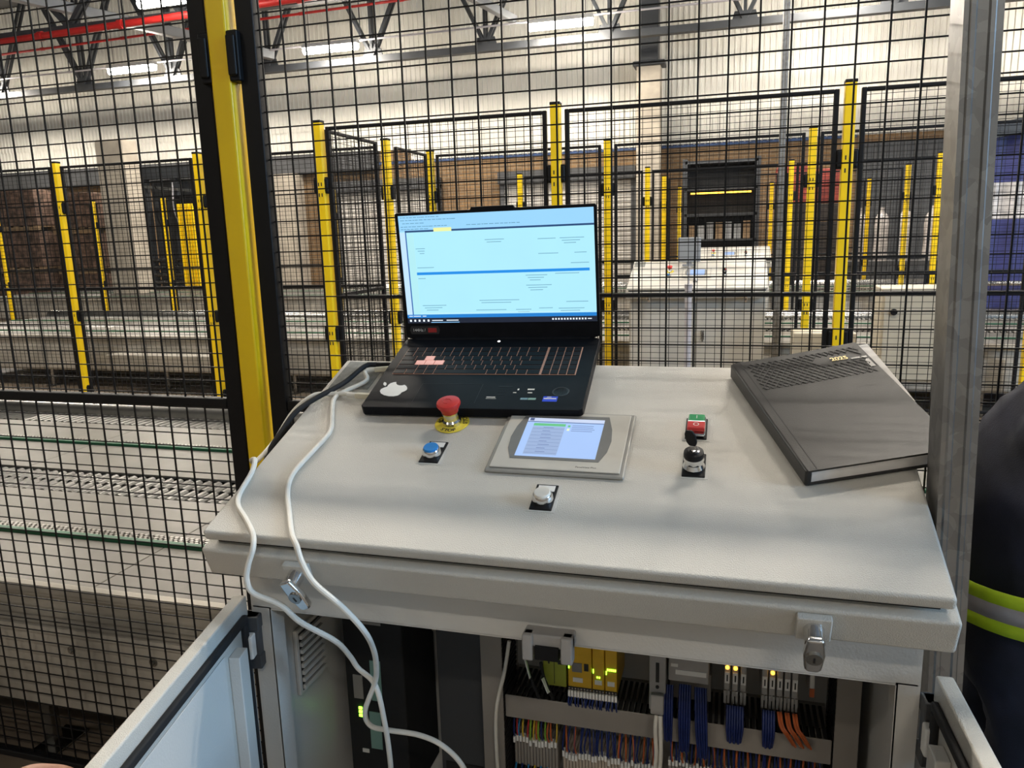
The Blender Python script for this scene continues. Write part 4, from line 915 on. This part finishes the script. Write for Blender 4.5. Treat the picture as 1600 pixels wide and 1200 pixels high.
for x in (-.25, .25): MB().box(x-.02, x+.02, -.1, .12, FZ, .36).build('leg', M['trussgrey'], t)
t = thing('drive_box', 'low beige motor box under the large yellow post at right', 'box', Tr(.62, 5.6, 0))
MB().box(-.2, .2, -.12, .12, .36, .625).build('box_body', M['beige'], t, bevel=.012); MB().cyl((-.1, -.13, .48), (-.1, -.118, .48), .018, 12).build('box_knob', M['black'], t); MB().box(-.15, .15, -.08, .08, FZ, .36).build('box_stand', M['trussgrey'], t)
# ================================================================== people
def skinned(name, chain, mat_, parent=None, sub=2, T=None, root=0):
    # chain: list of (parent index, (x,y,z), radius)
    bm = bmesh.new(); ly = bm.verts.layers.skin.verify(); vs = []
    for i, (p, co, r) in enumerate(chain):
        v = bm.verts.new(co); rr = r if isinstance(r, tuple) else (r, r); v[ly].radius = rr; v[ly].use_root = (i == root); vs.append(v)
        if p is not None: bm.edges.new((vs[p], v))
    me = bpy.data.meshes.new(name); bm.to_mesh(me); bm.free(); me.materials.append(mat_)
    o = bpy.data.objects.new(name, me); COL.objects.link(o)
    m = o.modifiers.new('skin', 'SKIN'); m.use_smooth_shade = True; s = o.modifiers.new('sub', 'SUBSURF'); s.levels = sub; s.render_levels = sub
    dg = bpy.context.evaluated_depsgraph_get(); me2 = bpy.data.meshes.new_from_object(o.evaluated_get(dg)); bpy.data.objects.remove(o)
    me2.polygons.foreach_set('use_smooth', [True]*len(me2.polygons))
    if not me2.materials: me2.materials.append(mat_)
    return put(me2, name, parent, T)
# worker in navy, facing right and bending forward, beside the upright
pt = thing('person', 'worker in navy workwear with lime reflective waistband, bending beside the upright', 'person', Tr(.495, 1.225, 0))
SP = [(0, -.0, .86), (-.008, 0, .95), (.045, 0, 1.00), (.135, 0, 1.09), (.225, 0, 1.185), (.32, 0, 1.26)]
chain = [(None, SP[0], (.150, .165)), (0, SP[1], (.145, .165)), (1, SP[2], (.14, .17)), (2, SP[3], (.150, .18)), (3, SP[4], (.135, .175)), (4, SP[5], (.06, .06)),
         (0, (-.02, -.10, .70), .135), (6, (-.01, -.105, .40), .098), (7, (-.02, -.11, .13), .078), (8, (-.02, -.11, -.06), .06),
         (0, (-.02, .10, .70), .135), (10, (-.01, .105, .40), .098), (11, (-.02, .11, .13), .078), (12, (-.02, .11, -.06), .06),
         (4, (.23, -.16, 1.16), .075), (14, (.29, -.19, .93), .058), (15, (.42, -.16, .79), .046),
         (4, (.23, .15, 1.16), .075), (17, (.29, .165, .93), .058), (18, (.42, .15, .79), .046)]
ww = skinned('workwear', chain, M['navy'], pt, 3)
folds = bpy.data.textures.new('cloth_folds', 'CLOUDS'); folds.noise_scale = .085; folds.noise_depth = 2
dm = ww.modifiers.new('folds', 'DISPLACE'); dm.texture = folds; dm.strength = .06; dm.mid_level = .5; dm.texture_coords = 'LOCAL'
for sg_ in (-1, 1):
    MB().prism([(-.10, -.045), (.10, -.05), (.17, -.04), (.185, 0), (.17, .04), (.10, .05), (-.10, .045)], 0, .095, Tr(-.01, sg_*.11, FZ)).build('work_boot', M['rubber'], pt, bevel=.02, seg=3)
def band(z, hgt, m, nm):
    # a belt round the jacket hem, sloping down towards the front
    mb = MB(); k = 48; th = math.radians(-9); vs = []
    for dz in (0, hgt):
        for i in range(k):
            a = 2*PI*i/k; x, y = math.cos(a)*.190, math.sin(a)*.232
            vs.append(Vector((.0+x+(z-.80+dz)*.05, y, z+dz-x*math.sin(th)+.004*math.sin(3*a+1))))
    mb.add(vs, [(i, (i+1) % k, k+(i+1) % k, k+i) for i in range(k)])
    o = mb.build(nm, M[m], pt); s = o.modifiers.new('thick', 'SOLIDIFY'); s.thickness = .003; s.offset = 1
band(.816, .018, 'hivis', 'lime_band'); band(.834, .022, 'reflect', 'silver_band'); band(.856, .018, 'hivis', 'lime_band')
# head, hands
hd = skinned('head', [(None, (.335, 0, 1.275), .052), (0, (.375, 0, 1.33), .060), (1, (.415, 0, 1.39), (.088, .076)), (2, (.445, 0, 1.445), (.080, .072))], M['skin'], pt)
MB().lathe([(.001, .10), (.05, .092), (.083, .055), (.092, .0), (.084, -.03)], 20, Tr(.438, 0, 1.43) @ Matrix.Rotation(.55, 4, 'Y')).build('hair', M['hair'], pt)
MB().prism([(0, -.012), (.030, -.015), (.0, .028)], -.010, .010, Tr(.510, 0, 1.385) @ Matrix.Rotation(PI/2, 4, 'X')).build('nose', M['skin'], pt, bevel=.004)
for s in (-1, 1):
    MB().lathe([(.002, -.009), (.008, -.005), (.009, 0), (.008, .005), (.002, .009)], 10, Tr(.498, s*.032, 1.405)).build('eye', M['white'], pt); MB().lathe([(.005, -.006), (.02, -.003), (.022, .004), (.01, .007)], 12, Tr(.42, s*.078, 1.395) @ Matrix.Rotation(PI/2, 4, 'X')).build('ear', M['skin'], pt)
MB().box(.488, .502, -.022, .022, 1.348, 1.354).build('mouth', M['wred'], pt, bevel=.002)
def hand(parent, T, flip=1):
    ch = [(None, (0, 0, 0), .026), (0, (.045, 0, .002), (.034, .017)), (1, (.085, .002, 0), (.038, .016))]
    skinned('palm', ch, M['skin'], parent, 2, T)
    for k, (y, l) in enumerate(((.031, .066), (.011, .076), (-.010, .070), (-.030, .054))):
        y *= flip
        skinned('finger', [(None, (.075, y*.9, .0), .0095), (0, (.10, y, .004), .0095), (1, (.10+l*.45, y*1.05, -.008), .0085), (2, (.10+l*.72, y*1.05, -.028), .008), (3, (.10+l*.80, y*1.05, -.048), .0070)], M['skin'], parent, 2, T)
        MB().lathe([(.0015, .0), (.0055, .0005), (.0050, .0018)], 10, T @ Tr(.10+l*.80+.006, y*1.05, -.040) @ Matrix.Rotation(1.2, 4, 'Y')).build('fingernail', M['nail'], parent)
    skinned('thumb', [(None, (.03, .025*flip, -.004), .013), (0, (.055, .048*flip, -.012), .011), (1, (.085, .058*flip, -.024), .0095), (2, (.108, .056*flip, -.036), .008)], M['skin'], parent, 2, T)
hand(pt, axes((.43, -.158, .775), (.62, .1, -.78), (0, 1, 0), (.78, 0, .62)), -1); hand(pt, axes((.43, .148, .775), (.62, -.1, -.78), (0, 1, 0), (.78, 0, .62)), 1)
# hand of a second person holding the edge of the open left door
ht = thing('person', 'bare hand at the lower left holding the edge of the open door', 'hand', Tr(-.785, .525, .740))
skinned('forearm', [(None, (-.30, -.20, -.10), .044), (0, (-.15, -.10, -.045), .040), (1, (-.03, -.02, -.004), .030)], M['skin'], ht)
hand(ht, axes((-.03, -.02, 0), (.86, .50, .10), (-.50, .865, 0), (-.086, -.05, .995)), 1)
